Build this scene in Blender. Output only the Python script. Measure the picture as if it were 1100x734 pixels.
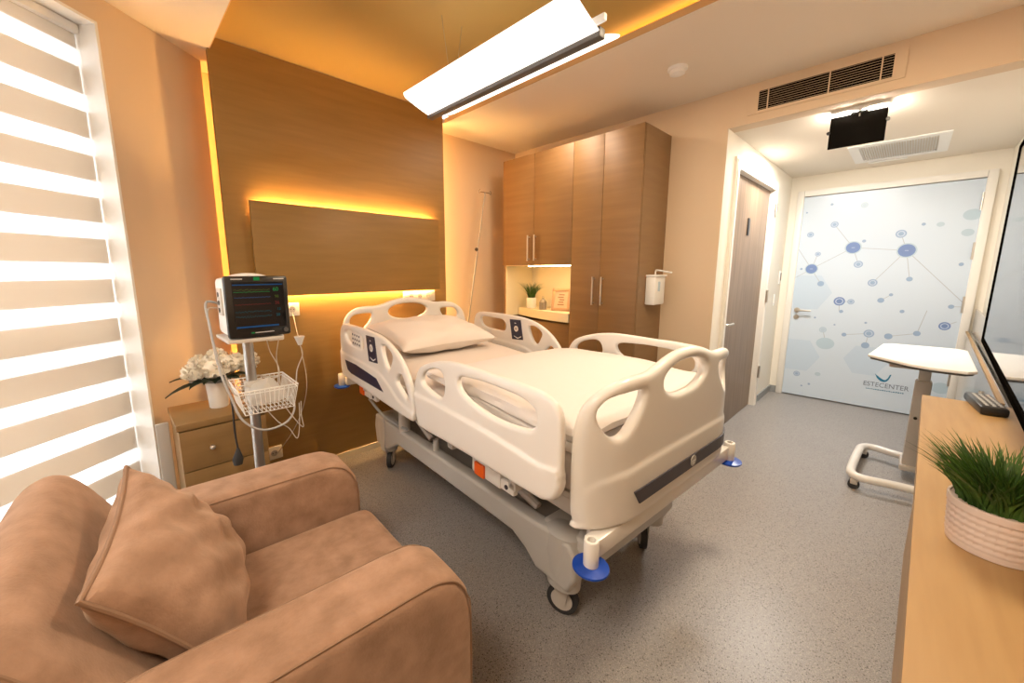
import bpy, bmesh, math, random
from mathutils import Vector, Matrix
PI = math.pi
random.seed(7)
C = bpy.context.scene.collection
SC = bpy.context.scene
for o in list(bpy.data.objects): bpy.data.objects.remove(o)

# ------------------------------------------------------------ camera, sky, lights, exposure
CAM_YAW, CAM_PITCH, CAM_ROLL = .7548, .1593, -.0046
def make_camera():
    cy, sy, cp, sp = math.cos(CAM_YAW), math.sin(CAM_YAW), math.cos(CAM_PITCH), math.sin(CAM_PITCH)
    F = Vector((sy*cp, cy*cp, -sp)); R0 = Vector((cy, -sy, 0)); U0 = R0.cross(F)
    c, s = math.cos(CAM_ROLL), math.sin(CAM_ROLL)
    R = R0*c + U0*s; U = -R0*s + U0*c
    cam = bpy.data.cameras.new('camera'); co = bpy.data.objects.new('camera', cam); C.objects.link(co)
    cam.sensor_width = 36; cam.lens = 423.48/1100*36
    cam.shift_x = (550-521.56)/1100; cam.shift_y = -(367-359.69)/1100
    cam.clip_start = .02; cam.clip_end = 200
    M = Matrix((( R.x, U.x, -F.x, 0), (R.y, U.y, -F.y, 0), (R.z, U.z, -F.z, 1.35), (0, 0, 0, 1)))
    co.matrix_world = M
    SC.camera = co
make_camera()
SC.view_settings.view_transform = 'Standard'
SC.view_settings.look = 'None'
SC.view_settings.gamma = 1
SC.view_settings.use_curve_mapping = False
SC.view_settings.exposure = 0.0
w = bpy.data.worlds.new('daylight'); SC.world = w; w.use_nodes = True
w.node_tree.nodes['Background'].inputs[0].default_value = (.97, .98, 1, 1)
w.node_tree.nodes['Background'].inputs[1].default_value = 5.0
def area(name, loc, target, size, sizey, power, col):
    l = bpy.data.lights.new(name, 'AREA'); l.energy = power; l.color = col
    l.shape = 'RECTANGLE'; l.size = size; l.size_y = sizey
    o = bpy.data.objects.new(name, l); C.objects.link(o); o.location = loc
    d = Vector(target) - Vector(loc); o.rotation_euler = d.to_track_quat('-Z', 'Y').to_euler()
    return o
WARM = (1.0, .74, .46)
area('ceiling_light_rear', (-.7, .3, 2.50), (-.5, .4, 0), .6, .6, 36, (1, .86, .68))
area('ceiling_light_desk', (1.9, .25, 2.51), (1.9, .25, 0), .35, .35, 34, (1, .80, .56))
area('ceiling_light_wardrobe', (2.45, 1.9, 2.51), (2.45, 1.9, 0), .3, .3, 9, (1, .80, .60))
area('corridor_fill', (4.1, .62, 2.285), (4.1, .55, 0), .3, .3, 30, (1, .95, .89))  # unseen area light added to brighten the corridor beyond the sign's tube
area('window_daylight', (-1.75, 2.75, 1.35), (-.2, 1.1, 1.0), 2.0, 2.1, 120, (.93, .96, 1))

# ------------------------------------------------------------ materials
MATS = {}
def mat(name, col, rough=.5, metal=0, spec=.5, emit=None, es=0, bump=0, bscale=200, var=0, vscale=5, vcol=None, stretch=None, coat=0, trans=0, alpha=1):
    m = bpy.data.materials.new(name); m.use_nodes = True; nt = m.node_tree; b = nt.nodes['Principled BSDF']
    b.inputs['Base Color'].default_value = (*col, 1); b.inputs['Roughness'].default_value = rough
    b.inputs['Metallic'].default_value = metal; b.inputs['Specular IOR Level'].default_value = spec
    b.inputs['Coat Weight'].default_value = coat
    b.inputs['Transmission Weight'].default_value = trans; b.inputs['Alpha'].default_value = alpha
    if emit: b.inputs['Emission Color'].default_value = (*emit, 1); b.inputs['Emission Strength'].default_value = es
    tc = nt.nodes.new('ShaderNodeTexCoord'); mp = nt.nodes.new('ShaderNodeMapping')
    nt.links.new(tc.outputs['Object'], mp.inputs[0])
    if stretch: mp.inputs['Scale'].default_value = stretch
    if var or vcol:
        n = nt.nodes.new('ShaderNodeTexNoise'); n.inputs['Scale'].default_value = vscale; n.inputs['Detail'].default_value = 6
        nt.links.new(mp.outputs[0], n.inputs['Vector'])
        r = nt.nodes.new('ShaderNodeValToRGB'); nt.links.new(n.outputs['Fac'], r.inputs[0])
        r.color_ramp.elements[0].position = .3; r.color_ramp.elements[1].position = .7
        v2 = vcol or tuple(max(0, c*(1-var)) for c in col)
        r.color_ramp.elements[0].color = (*v2, 1); r.color_ramp.elements[1].color = (*col, 1)
        nt.links.new(r.outputs[0], b.inputs['Base Color'])
    if bump:
        n2 = nt.nodes.new('ShaderNodeTexNoise'); n2.inputs['Scale'].default_value = bscale; n2.inputs['Detail'].default_value = 4
        nt.links.new(mp.outputs[0], n2.inputs['Vector'])
        bp = nt.nodes.new('ShaderNodeBump'); bp.inputs['Strength'].default_value = bump; bp.inputs['Distance'].default_value = .002
        nt.links.new(n2.outputs['Fac'], bp.inputs['Height']); nt.links.new(bp.outputs[0], b.inputs['Normal'])
    MATS[name] = m; return m
def emis(name, col, s):
    m = bpy.data.materials.new(name); m.use_nodes = True; nt = m.node_tree
    nt.nodes.remove(nt.nodes['Principled BSDF']); e = nt.nodes.new('ShaderNodeEmission')
    e.inputs[0].default_value = (*col, 1); e.inputs[1].default_value = s
    nt.links.new(e.outputs[0], nt.nodes['Material Output'].inputs[0]); MATS[name] = m; return m
def wood(name, c1, c2, stretch, rough=.4, scale=6):
    m = mat(name, c1, rough, vcol=c2, vscale=scale, stretch=stretch)
    return m
wood('panel_wood', (.31, .178, .050), (.265, .150, .040), (1, 1, 9), .45, 3)
wood('cabinet_wood', (.235, .132, .052), (.20, .108, .040), (1, .7, 10), .5, 3)
wood('cabinet_side_wood', (.26, .155, .07), (.23, .13, .058), (1, 1, 8), .45, 3)
wood('night_wood', (.28, .165, .060), (.24, .138, .048), (1, 1, 10), .5, 3)
wood('desk_wood', (.41, .255, .105), (.36, .215, .085), (1.2, 16, 2), .42, 3)
wood('door_wood', (.27, .185, .12), (.17, .115, .075), (7, 7, .5), .4, 4)
mat('paint', (.665, .52, .365), .75, bump=.15, bscale=60)
mat('paint_corridor', (.86, .81, .71), .7, bump=.1, bscale=60)
mat('ceiling_paint', (.78, .71, .61), .8)
mat('tray_paint', (.38, .245, .07), .5)
mat('lip_paint', (.60, .38, .17), .6)
mat('white_paint', (.84, .83, .80), .5)
mat('frame_white', (.82, .79, .73), .35)
mat('plastic', (.80, .775, .735), .28, coat=.2)
mat('plastic_grey', (.58, .54, .49), .4)
mat('chassis', (.52, .50, .47), .38)
mat('chassis_dark', (.26, .24, .22), .5)
mat('sheet', (.74, .66, .60), .85, bump=.5, bscale=35)
mat('duvet', (.72, .67, .64), .85, bump=.6, bscale=22)
mat('pillow_cloth', (.78, .71, .65), .85, bump=.5, bscale=25)
mat('navy', (.022, .025, .06), .35)
mat('strip_dark', (.045, .042, .06), .4)
mat('blue', (.006, .06, .42), .3)
mat('orange', (.85, .13, .01), .4)
mat('rubber', (.03, .03, .032), .6)
mat('black', (.012, .012, .012), .3)
mat('screen_black', (.006, .006, .008), .07)
mat('sign_black', (.006, .005, .004), .6, spec=.05)
mat('grey_metal', (.42, .41, .39), .3, metal=.9)
mat('chrome', (.75, .73, .70), .2, metal=1)
mat('brushed', (.62, .58, .52), .35, metal=1)
mat('lamp_metal', (.10, .095, .09), .5)
mat('white', (.82, .82, .80), .4)
mat('pot_white', (.80, .78, .74), .5)
mat('pot_pink', (.62, .50, .43), .6)
mat('cable', (.55, .50, .43), .5)
mat('cable_grey', (.42, .42, .42), .5)
mat('soil', (.02, .015, .01), .9)
mat('petal', (.88, .82, .70), .8)
mat('leaf_dark', (.012, .022, .010), .5)
mat('outlet_white', (.80, .76, .66), .4)
mat('acrylic_grey', (.42, .41, .39), .12)
mat('frame_wood', (.60, .36, .20), .5)
mat('art_paper', (.70, .52, .36), .7)
mat('art_ink', (.33, .17, .09), .7)
mat('lantern', (.30, .24, .17), .5)
mat('niche_white', (.85, .74, .52), .6)
mat('silver_strip', (.45, .43, .40), .4)
mat('baseboard_grey', (.30, .31, .31), .5)
mat('mural', (.60, .695, .80), .28)
mat('mural_dot', (.17, .26, .50), .3)
mat('mural_dot_mid', (.30, .42, .60), .3)
mat('mural_dot_pale', (.45, .58, .68), .3)
mat('mural_hex', (.53, .645, .77), .3)
mat('mural_line', (.42, .46, .50), .4)
mat('mural_ring', (.50, .60, .75), .3)
mat('logo_teal', (.005, .16, .30), .4)
mat('logo_grey', (.16, .20, .26), .4)
mat('button_grey', (.55, .55, .55), .4)
emis('led_amber', (1, .56, .19), 380)
emis('led_tray', (1, .49, .13), 18)
emis('led_side', (1, .48, .10), 45)
emis('led_side_right', (1, .55, .16), 55)
emis('lamp_glow', (1, .88, .76), 2.3)
emis('niche_glow', (1, .74, .38), 30)
emis('corridor_glow', (1, .90, .76), 600)
emis('scr_blue', (.05, .18, .42), 0.35)
emis('scr_green', (.05, .5, .12), 0.35)
emis('scr_red', (.5, .08, .06), 0.28)
emis('scr_teal', (.04, .26, .28), 0.3)
emis('scr_olive', (.22, .3, .05), 0.3)

def grass_mat():
    m = mat('grass', (.075, .155, .022), .5, vcol=(.018, .05, .008), vscale=14)
    m.node_tree.nodes['Principled BSDF'].inputs['Specular IOR Level'].default_value = .3
grass_mat()
def suede():
    m = mat('suede', (.40, .245, .165), .9, vcol=(.255, .150, .095), vscale=16, bump=.5, bscale=160)
    b = m.node_tree.nodes['Principled BSDF']; b.inputs['Sheen Weight'].default_value = .35; b.inputs['Sheen Tint'].default_value = (1, .75, .55, 1)
    b.inputs['Specular IOR Level'].default_value = .15
suede()
mat('seam', (.26, .155, .095), .8)
mat('void', (.004, .0035, .003), 1, spec=0)
def floor_mat():
    m = bpy.data.materials.new('floor_vinyl'); m.use_nodes = True; nt = m.node_tree; b = nt.nodes['Principled BSDF']
    tc = nt.nodes.new('ShaderNodeTexCoord')
    n = nt.nodes.new('ShaderNodeTexNoise'); n.inputs['Scale'].default_value = 3; nt.links.new(tc.outputs['Object'], n.inputs['Vector'])
    def speck(scale, thr, seedoff):
        mp = nt.nodes.new('ShaderNodeMapping'); mp.inputs['Location'].default_value = (seedoff, seedoff*2, 0)
        nt.links.new(tc.outputs['Object'], mp.inputs[0])
        v = nt.nodes.new('ShaderNodeTexVoronoi'); v.inputs['Scale'].default_value = scale
        nt.links.new(mp.outputs[0], v.inputs['Vector'])
        sep = nt.nodes.new('ShaderNodeSeparateColor'); nt.links.new(v.outputs['Color'], sep.inputs[0])
        g = nt.nodes.new('ShaderNodeMath'); g.operation = 'GREATER_THAN'; g.inputs[1].default_value = thr
        nt.links.new(sep.outputs[0], g.inputs[0])
        d = nt.nodes.new('ShaderNodeMath'); d.operation = 'LESS_THAN'; d.inputs[1].default_value = .42
        nt.links.new(v.outputs['Distance'], d.inputs[0])
        k = nt.nodes.new('ShaderNodeMath'); k.operation = 'MULTIPLY'
        nt.links.new(g.outputs[0], k.inputs[0]); nt.links.new(d.outputs[0], k.inputs[1]); return k
    def mix(fac, a, c):
        x = nt.nodes.new('ShaderNodeMix'); x.data_type = 'RGBA'
        nt.links.new(fac, x.inputs[0])
        if isinstance(a, tuple): x.inputs[6].default_value = (*a, 1)
        else: nt.links.new(a, x.inputs[6])
        x.inputs[7].default_value = (*c, 1); return x.outputs[2]
    base = mix(n.outputs['Fac'], (.275, .262, .26), (.32, .305, .30))
    c = mix(speck(300, .55, 0).outputs[0], base, (.45, .42, .38))
    c = mix(speck(270, .64, 3).outputs[0], c, (.20, .18, .165))
    c = mix(speck(190, .88, 7).outputs[0], c, (.075, .066, .06))
    nt.links.new(c, b.inputs['Base Color']); b.inputs['Roughness'].default_value = .34; b.inputs['Specular IOR Level'].default_value = .45
    MATS['floor'] = m
floor_mat()
def cloth_trans(name, col, transp, transl):
    m = bpy.data.materials.new(name); m.use_nodes = True; nt = m.node_tree; nt.nodes.remove(nt.nodes['Principled BSDF'])
    d = nt.nodes.new('ShaderNodeBsdfDiffuse'); t = nt.nodes.new('ShaderNodeBsdfTranslucent'); x = nt.nodes.new('ShaderNodeBsdfTransparent')
    d.inputs[0].default_value = (*col, 1); t.inputs[0].default_value = (*col, 1)
    a = nt.nodes.new('ShaderNodeMixShader'); a.inputs[0].default_value = transl; b = nt.nodes.new('ShaderNodeMixShader'); b.inputs[0].default_value = transp
    nt.links.new(d.outputs[0], a.inputs[1]); nt.links.new(t.outputs[0], a.inputs[2])
    nt.links.new(a.outputs[0], b.inputs[1]); nt.links.new(x.outputs[0], b.inputs[2]); nt.links.new(b.outputs[0], nt.nodes['Material Output'].inputs[0])
    MATS[name] = m
cloth_trans('blind_band', (.76, .68, .58), 0, .40)
cloth_trans('blind_sheer', (.93, .93, .93), .50, .7)
cloth_trans('plastic_bag', (.85, .83, .78), .45, .3)
def glassm():
    m = bpy.data.materials.new('glass'); m.use_nodes = True; nt = m.node_tree; nt.nodes.remove(nt.nodes['Principled BSDF'])
    g = nt.nodes.new('ShaderNodeBsdfGlossy'); g.inputs['Roughness'].default_value = .02; x = nt.nodes.new('ShaderNodeBsdfTransparent')
    f = nt.nodes.new('ShaderNodeFresnel'); f.inputs[0].default_value = 1.3; a = nt.nodes.new('ShaderNodeMixShader')
    nt.links.new(f.outputs[0], a.inputs[0]); nt.links.new(x.outputs[0], a.inputs[1]); nt.links.new(g.outputs[0], a.inputs[2])
    nt.links.new(a.outputs[0], nt.nodes['Material Output'].inputs[0]); MATS['glass'] = m
glassm()

# ------------------------------------------------------------ mesh helpers
class MB:
    def __init__(s): s.v = []; s.f = []; s.mi = []; s.cur = 0; s.sm = []; s.smooth = False
    def add(s, vs, fs):
        n = len(s.v); s.v += [Vector(p) for p in vs]
        for f in fs: s.f.append([i+n for i in f]); s.mi.append(s.cur); s.sm.append(s.smooth)
        return s
    def box(s, x0, x1, y0, y1, z0, z1, r=0, M=None, seg=2):
        if r:
            bm = bmesh.new(); bmesh.ops.create_cube(bm, size=1)
            for v in bm.verts: v.co = Vector(((x0+x1)/2+v.co.x*(x1-x0), (y0+y1)/2+v.co.y*(y1-y0), (z0+z1)/2+v.co.z*(z1-z0)))
            bmesh.ops.bevel(bm, geom=bm.edges[:], offset=r, segments=seg, profile=.5, affect='EDGES')
            bm.verts.index_update(); vs = [v.co.copy() for v in bm.verts]; fs = [[v.index for v in f.verts] for f in bm.faces]; bm.free()
        else:
            vs = [Vector((x, y, z)) for x in (x0, x1) for y in (y0, y1) for z in (z0, z1)]
            fs = [(0, 1, 3, 2), (4, 6, 7, 5), (0, 4, 5, 1), (2, 3, 7, 6), (0, 2, 6, 4), (1, 5, 7, 3)]
        if M: vs = [M @ p for p in vs]
        sv = s.smooth
        if r: s.smooth = True
        s.add(vs, fs); s.smooth = sv; return s
    def prism(s, poly, z0, z1):
        n = len(poly); vs = [(x, y, z0) for x, y in poly]+[(x, y, z1) for x, y in poly]
        fs = [list(range(n))[::-1], list(range(n, 2*n))]+[(i, (i+1) % n, n+(i+1) % n, n+i) for i in range(n)]
        return s.add(vs, fs)
    def tube(s, pts, r, n=8, closed=False, cap=True):
        pts = [Vector(p) for p in pts]; m = len(pts); rs = r if isinstance(r, (list, tuple)) else [r]*m
        rings = []; up = None
        for i, p in enumerate(pts):
            a = pts[i-1] if i or closed else p; b = pts[(i+1) % m] if i < m-1 or closed else p
            t = (b-a).normalized()
            if up is None:
                up = Vector((0, 0, 1)) if abs(t.z) < .9 else Vector((1, 0, 0))
            u = (up - t*up.dot(t))
            if u.length < 1e-6: u = Vector((1, 0, 0)) - t*t.x
            u.normalize(); up = u; w_ = t.cross(u)
            rings.append([p+(u*math.cos(k*2*PI/n)+w_*math.sin(k*2*PI/n))*rs[i] for k in range(n)])
        vs = [q for r_ in rings for q in r_]; fs = []
        for i in range(m if closed else m-1):
            j = (i+1) % m
            for k in range(n): fs.append((i*n+k, i*n+(k+1) % n, j*n+(k+1) % n, j*n+k))
        sv = s.smooth; s.smooth = True; s.add(vs, fs)
        s.smooth = False
        if cap and not closed:
            s.add(rings[0], [list(range(n))[::-1]]); s.add(rings[-1], [list(range(n))])
        s.smooth = sv; return s
    def cyl(s, p, q, r, n=20, r2=None): return s.tube([p, q], [r, r if r2 is None else r2], n)
    def lathe(s, c, prof, n=32, sx=1, sy=1):
        c = Vector(c); vs = [c+Vector((r*math.cos(a*2*PI/n)*sx, r*math.sin(a*2*PI/n)*sy, z)) for r, z in prof for a in range(n)]
        fs = [(i*n+k, i*n+(k+1) % n, (i+1)*n+(k+1) % n, (i+1)*n+k) for i in range(len(prof)-1) for k in range(n)]
        sv = s.smooth; s.smooth = True; s.add(vs, fs); s.smooth = sv
        if prof[0][0] > 1e-4: s.add(vs[:n], [list(range(n))[::-1]])
        if prof[-1][0] > 1e-4: s.add(vs[-n:], [list(range(n))])
        return s
    def sphere(s, c, r, sc=(1, 1, 1), n=16):
        prof = [(max(1e-5, r*math.sin(PI*i/n)), -r*math.cos(PI*i/n)) for i in range(n+1)]
        k = len(s.v); s.lathe((0, 0, 0), prof, n)
        for v in s.v[k:]: v.x = c[0]+v.x*sc[0]; v.y = c[1]+v.y*sc[1]; v.z = c[2]+v.z*sc[2]
        return s
    def frommesh(s, me, fn=None):
        vs = [v.co.copy() for v in me.vertices]
        if fn: vs = [fn(v) for v in vs]
        sv = s.smooth; s.smooth = True; s.add(vs, [list(p.vertices) for p in me.polygons]); s.smooth = sv; return s
ROOTM = {}
def obj(name, mb, m, parent=None, fn=None, local=False, smooth_angle=None):
    me = bpy.data.meshes.new(name)
    vs = mb.v if fn is None else [fn(p) for p in mb.v]
    o = bpy.data.objects.new(name, me)
    off = Vector((0, 0, 0))
    if parent is not None:
        if not local:
            Mi = ROOTM[parent.name].inverted(); vs = [Mi @ p for p in vs]
        o.parent = parent
    elif not local:
        xs = [p.x for p in vs]; ys = [p.y for p in vs]; zs = [p.z for p in vs]
        off = Vector(((min(xs)+max(xs))/2, (min(ys)+max(ys))/2, min(zs))); vs = [p-off for p in vs]
    me.from_pydata([tuple(p) for p in vs], [], mb.f)
    ms = m if isinstance(m, (list, tuple)) else [m]
    for k in ms: me.materials.append(MATS[k])
    for p, i, sm in zip(me.polygons, mb.mi, mb.sm): p.material_index = i; p.use_smooth = sm
    me.update(); me.validate()
    bm = bmesh.new(); bm.from_mesh(me); bmesh.ops.recalc_face_normals(bm, faces=bm.faces); bm.to_mesh(me); bm.free()
    o.location = off; C.objects.link(o)
    ROOTM[o.name] = Matrix.Translation(off) if parent is None else ROOTM[parent.name].copy()
    if any(mb.sm):
        try: me.set_sharp_from_angle(angle=math.radians(40))
        except Exception: pass
    return o
def subpart(name, mb, m, parent, fn=None):   # child of a part that shares its root's frame
    return obj(name, mb, m, parent, fn)
def tag(o, label, cat, group=None, kind=None):
    o['label'] = label; o['category'] = cat
    if group: o['group'] = group
    if kind: o['kind'] = kind
    return o
def thing(name, label, cat, loc=(0, 0, 0), rz=0, group=None):
    o = bpy.data.objects.new(name, None); o.empty_display_size = .1; C.objects.link(o); o.location = loc; o.rotation_euler = (0, 0, rz)
    ROOTM[o.name] = Matrix.Translation(Vector(loc)) @ Matrix.Rotation(rz, 4, 'Z')
    return tag(o, label, cat, group)
def struct(name, mb, m, parent=None):
    o = obj(name, mb, m, parent, local=(parent is None))
    if parent is None: o['kind'] = 'structure'; ROOTM[o.name] = Matrix()
    return o
def catmull(pts, k=4, closed=True):
    P = [Vector(p) for p in pts]; n = len(P); out = []
    for i in range(n if closed else n-1):
        p0 = P[(i-1) % n] if closed or i else P[0]; p1 = P[i]; p2 = P[(i+1) % n]; p3 = P[(i+2) % n] if closed or i < n-2 else P[-1]
        for j in range(k):
            t = j/k; out.append(.5*((2*p1)+(-p0+p2)*t+(2*p0-5*p1+4*p2-p3)*t*t+(-p0+3*p1-3*p2+p3)*t**3))
    if not closed: out.append(P[-1])
    return out
def plate(outline, holes, depth, bevel, vox=None, bseg=3):
    """flat shape with holes, rounded rim, in local xy with thickness along z; returns a mesh"""
    cu = bpy.data.curves.new('c', 'CURVE'); cu.dimensions = '2D'; cu.fill_mode = 'BOTH'
    cu.extrude = max(.0005, depth/2-bevel); cu.bevel_depth = bevel; cu.bevel_resolution = bseg; cu.offset = -bevel
    for pl in [outline]+list(holes):
        sp = cu.splines.new('POLY'); sp.points.add(len(pl)-1)
        for i, p in enumerate(pl): sp.points[i].co = (p[0], p[1], 0, 1)
        sp.use_cyclic_u = True
    o = bpy.data.objects.new('c', cu); C.objects.link(o)
    dg = bpy.context.evaluated_depsgraph_get()
    me = bpy.data.meshes.new_from_object(o.evaluated_get(dg), depsgraph=dg)
    bpy.data.objects.remove(o); bpy.data.curves.remove(cu)
    if vox: me = remesh(me, vox)
    return me
def remesh(me, vox, smooth=4, fac=.5):
    bm = bmesh.new(); bm.from_mesh(me); bmesh.ops.remove_doubles(bm, verts=bm.verts, dist=1e-5); bmesh.ops.recalc_face_normals(bm, faces=bm.faces); bm.to_mesh(me); bm.free()
    o = bpy.data.objects.new('r', me); C.objects.link(o)
    md = o.modifiers.new('r', 'REMESH'); md.mode = 'VOXEL'; md.voxel_size = vox
    if smooth: s = o.modifiers.new('s', 'SMOOTH'); s.iterations = smooth; s.factor = fac
    dg = bpy.context.evaluated_depsgraph_get()
    r = bpy.data.meshes.new_from_object(o.evaluated_get(dg), depsgraph=dg)
    bpy.data.objects.remove(o); return r
def mb_mesh(mb):
    me = bpy.data.meshes.new('t'); me.from_pydata([tuple(p) for p in mb.v], [], mb.f); me.update(); return me
def soft(mb, vox, smooth=6, fac=.5):
    o = MB(); return o.frommesh(remesh(mb_mesh(mb), vox, smooth, fac))
def textmesh(txt, size, depth=.0008):
    cu = bpy.data.curves.new('t', 'FONT'); cu.body = txt; cu.size = size; cu.extrude = depth; cu.align_x = 'CENTER'
    o = bpy.data.objects.new('t', cu); C.objects.link(o); dg = bpy.context.evaluated_depsgraph_get()
    me = bpy.data.meshes.new_from_object(o.evaluated_get(dg), depsgraph=dg); bpy.data.objects.remove(o); return me

# ------------------------------------------------------------ room shell
HBY = 2.696; BACK = 2.90; XW = 3.152; YC = .945; ZC = 2.533; ZK = 2.295; XE = 5.30; YR = -.46; XB = -1.6
TX0, TX1, TY0 = .52, 2.10, .15
ZT = 2.60
fl = MB().box(XB-.3, XE+.2, YR-.2, BACK+.3, -.1, 0); struct('floor', fl, 'floor')
# ceiling with the tray opening above the bed
c = MB()
c.box(XB-.3, TX0, YR, BACK+.2, ZC, ZC+.03); c.box(TX1, XW, YR, BACK+.2, ZC, ZC+.03); c.box(TX0, TX1, YR, TY0, ZC, ZC+.03)
c.box(TX0, TX1, HBY+.01, BACK+.2, ZC, ZC+.03)
struct('ceiling', c, 'ceiling_paint')
c = MB().box(TX0-.14, TX1+.14, TY0-.14, HBY+.03, ZT, ZT+.04)
c.cur = 0
c.box(TX0-.16, TX0-.13, TY0-.14, HBY, ZC+.03, ZT); c.box(TX1+.13, TX1+.16, TY0-.14, HBY, ZC+.03, ZT); c.box(TX0-.1, TX1+.1, TY0-.16, TY0-.13, ZC+.03, ZT)
struct('ceiling_tray', c, 'tray_paint')
t = MB().box(TX0, TX0+.004, TY0, HBY, ZC-.001, ZC+.032); t.box(TX1-.004, TX1, TY0, HBY, ZC-.001, ZC+.032)
struct('trim_1', t, 'lip_paint')
struct('ceiling_corridor', MB().box(XW+.12, XE+.1, YR, YC+.1, ZK, ZK+.04), 'ceiling_paint')
# walls
b = MB().box(.58, XW+.1, BACK, BACK+.15, 0, ZC+.05); b.box(.05, .60, 3.03, 3.20, 0, ZC+.05)
struct('wall_back', b, 'paint')
b = MB().box(XW, XW+.12, YC+.002, BACK, 0, ZC+.05); b.box(XW, XW+.12, YR, YC+.002, ZK, ZC+.05)
struct('wall_wardrobe_side', b, 'paint')
D0, D1, DZ = 3.40, 4.60, 2.10          # bathroom door opening
b = MB().box(XW+.003, D0, YC, YC+.18, 0, ZK+.05); b.box(D1, XE+.1, YC, YC+.18, 0, ZK+.05); b.box(D0, D1, YC, YC+.18, DZ, ZK+.05)
struct('wall_corridor', b, 'paint_corridor')
E0, E1, EZ = -.35, .823, 2.09          # entry door leaf
b = MB().box(XE, XE+.15, E1, YC, 0, ZK); b.box(XE, XE+.15, YR, E0, 0, ZK); b.box(XE, XE+.15, E0, E1, EZ, ZK); b.box(XE+.05, XE+.15, E0, E1, 0, EZ)  # last box is a slab added to stop light leaking under the door
struct('wall_entry', b, 'paint_corridor')
b = MB(); b.box(XB, XW, YR-.15, YR, 0, ZC+.05); b.cur = 1; b.box(XW, XE, YR-.15, YR, 0, ZC+.05)
struct('wall_right', b, ['paint', 'paint_corridor'])
struct('wall_rear', MB().box(XB-.15, XB, YR-.15, 1.4, 0, ZC+.05), 'paint')
# slanted window wall
WA = math.radians(39.8); WP = Vector((.49, 2.87, 0))
WM = Matrix.Translation(WP) @ Matrix.Rotation(WA, 4, 'Z')       # local x = along the wall, y = outwards
S0, WT, WB = -.535, 2.42, .08; S1 = -2.45
b = MB(); b.box(S0, -.12, 0, .30, 0, ZC+.05, M=WM); b.box(-.12, .022, 0, .022, 0, ZC+.05, M=WM); b.box(S1, S0, 0, .30, WT, ZC+.05, M=WM); b.box(S1, S0, 0, .30, 0, WB, M=WM); b.box(-2.85, S1, 0, .30, 0, ZC+.05, M=WM)
struct('wall_window', b, 'paint')
b = MB(); b.box(S0-.012, S0, -.004, .30, WB, WT, M=WM); b.box(S1, S1+.012, -.004, .30, WB, WT, M=WM); b.box(S1, S0, -.004, .30, WT-.012, WT, M=WM); b.box(S1, S0, -.004, .30, WB, WB+.02, M=WM)
struct('trim_2', b, 'white_paint')
b = MB()
for s in (S0-.05, -1.2, -1.8, S1+.02): b.box(s-.025, s+.025, .20, .25, WB+.02, WT-.012, M=WM)
for z0, z1 in ((WB+.02, WB+.08), (.98, 1.03), (WT-.07, WT-.012)): b.box(S1, S0, .20, .25, z0, z1, M=WM)
win = struct('window_1', b, 'frame_white')
obj('pane', MB().box(S1+.02, S0-.02, .222, .228, WB+.03, WT-.03, M=WM), 'glass', win)
# zebra blind
bl = thing('window_blind', 'cream zebra roller blind with see-through stripes covering the tall window', 'blind', tuple(WM @ Vector((-1.5, .1, WB))), WA)
b = MB(); z = 2.312
while z > .2:
    top = min(z+.112, WT-.02); b.box(S1+.015, S0-.018, .098, .1005, z, top, M=WM); z -= .1835
obj('opaque_bands', b, 'blind_band', bl)
obj('sheer_fabric', MB().box(S1+.015, S0-.018, .094, .0955, .10, WT-.02, M=WM), 'blind_sheer', bl)
obj('bottom_rail', MB().box(S1+.015, S0-.018, .088, .106, WB+.02, WB+.05, r=.004, M=WM), 'white', bl)
obj('head_rail', MB().box(S1+.013, S0-.014, .07, .16, WT-.05, WT-.013, r=.008, M=WM), 'white', bl)
# headboard false wall and its LED edges
struct('wall_headboard', MB().box(.51, 2.075, HBY, HBY+.035, 0, ZT-.005), 'panel_wood')
struct('trim_3', MB().box(.60, 2.02, HBY+.035, BACK, 0, ZT-.02), 'lip_paint')
b = MB(); b.box(.455, .465, 2.925, 2.935, .05, ZC-.02); led = thing('led_strip', 'amber light strip glowing along the left edge of the tall wood panel', 'light', (.46, 2.93, .05))
obj('light_line', b, 'led_side', led)
b = MB(); b.box(2.052, 2.062, HBY+.06, HBY+.075, .05, ZC-.02); led = thing('led_strip', 'amber light strip glowing along the right edge of the tall wood panel', 'light', (2.08, HBY+.06, .1))
obj('light_line', b, 'led_side_right', led)
# LED runs in the ceiling tray
for lab, bx in (('amber light strip hidden in the left cove of the ceiling tray', (TX0-.065, TX0-.05, TY0, HBY-.02)),
                ('amber light strip hidden in the right cove of the ceiling tray', (TX1+.04, TX1+.052, TY0, HBY-.02))):
    tag(obj('led_strip', MB().box(bx[0], bx[1], bx[2], bx[3], ZC+.0305, ZC+.040), 'led_tray'), lab, 'light')
# baseboards
struct('baseboard_back', MB().box(.13, 2.075, HBY-.012, HBY, 0, .045), 'niche_white')
struct('baseboard_corridor', MB().box(D1+.13, XE, YC-.012, YC, 0, .07), 'baseboard_grey')
struct('baseboard_entry', MB().box(XE-.012, XE, E1+.06, YC, 0, .07), 'baseboard_grey')

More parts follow.
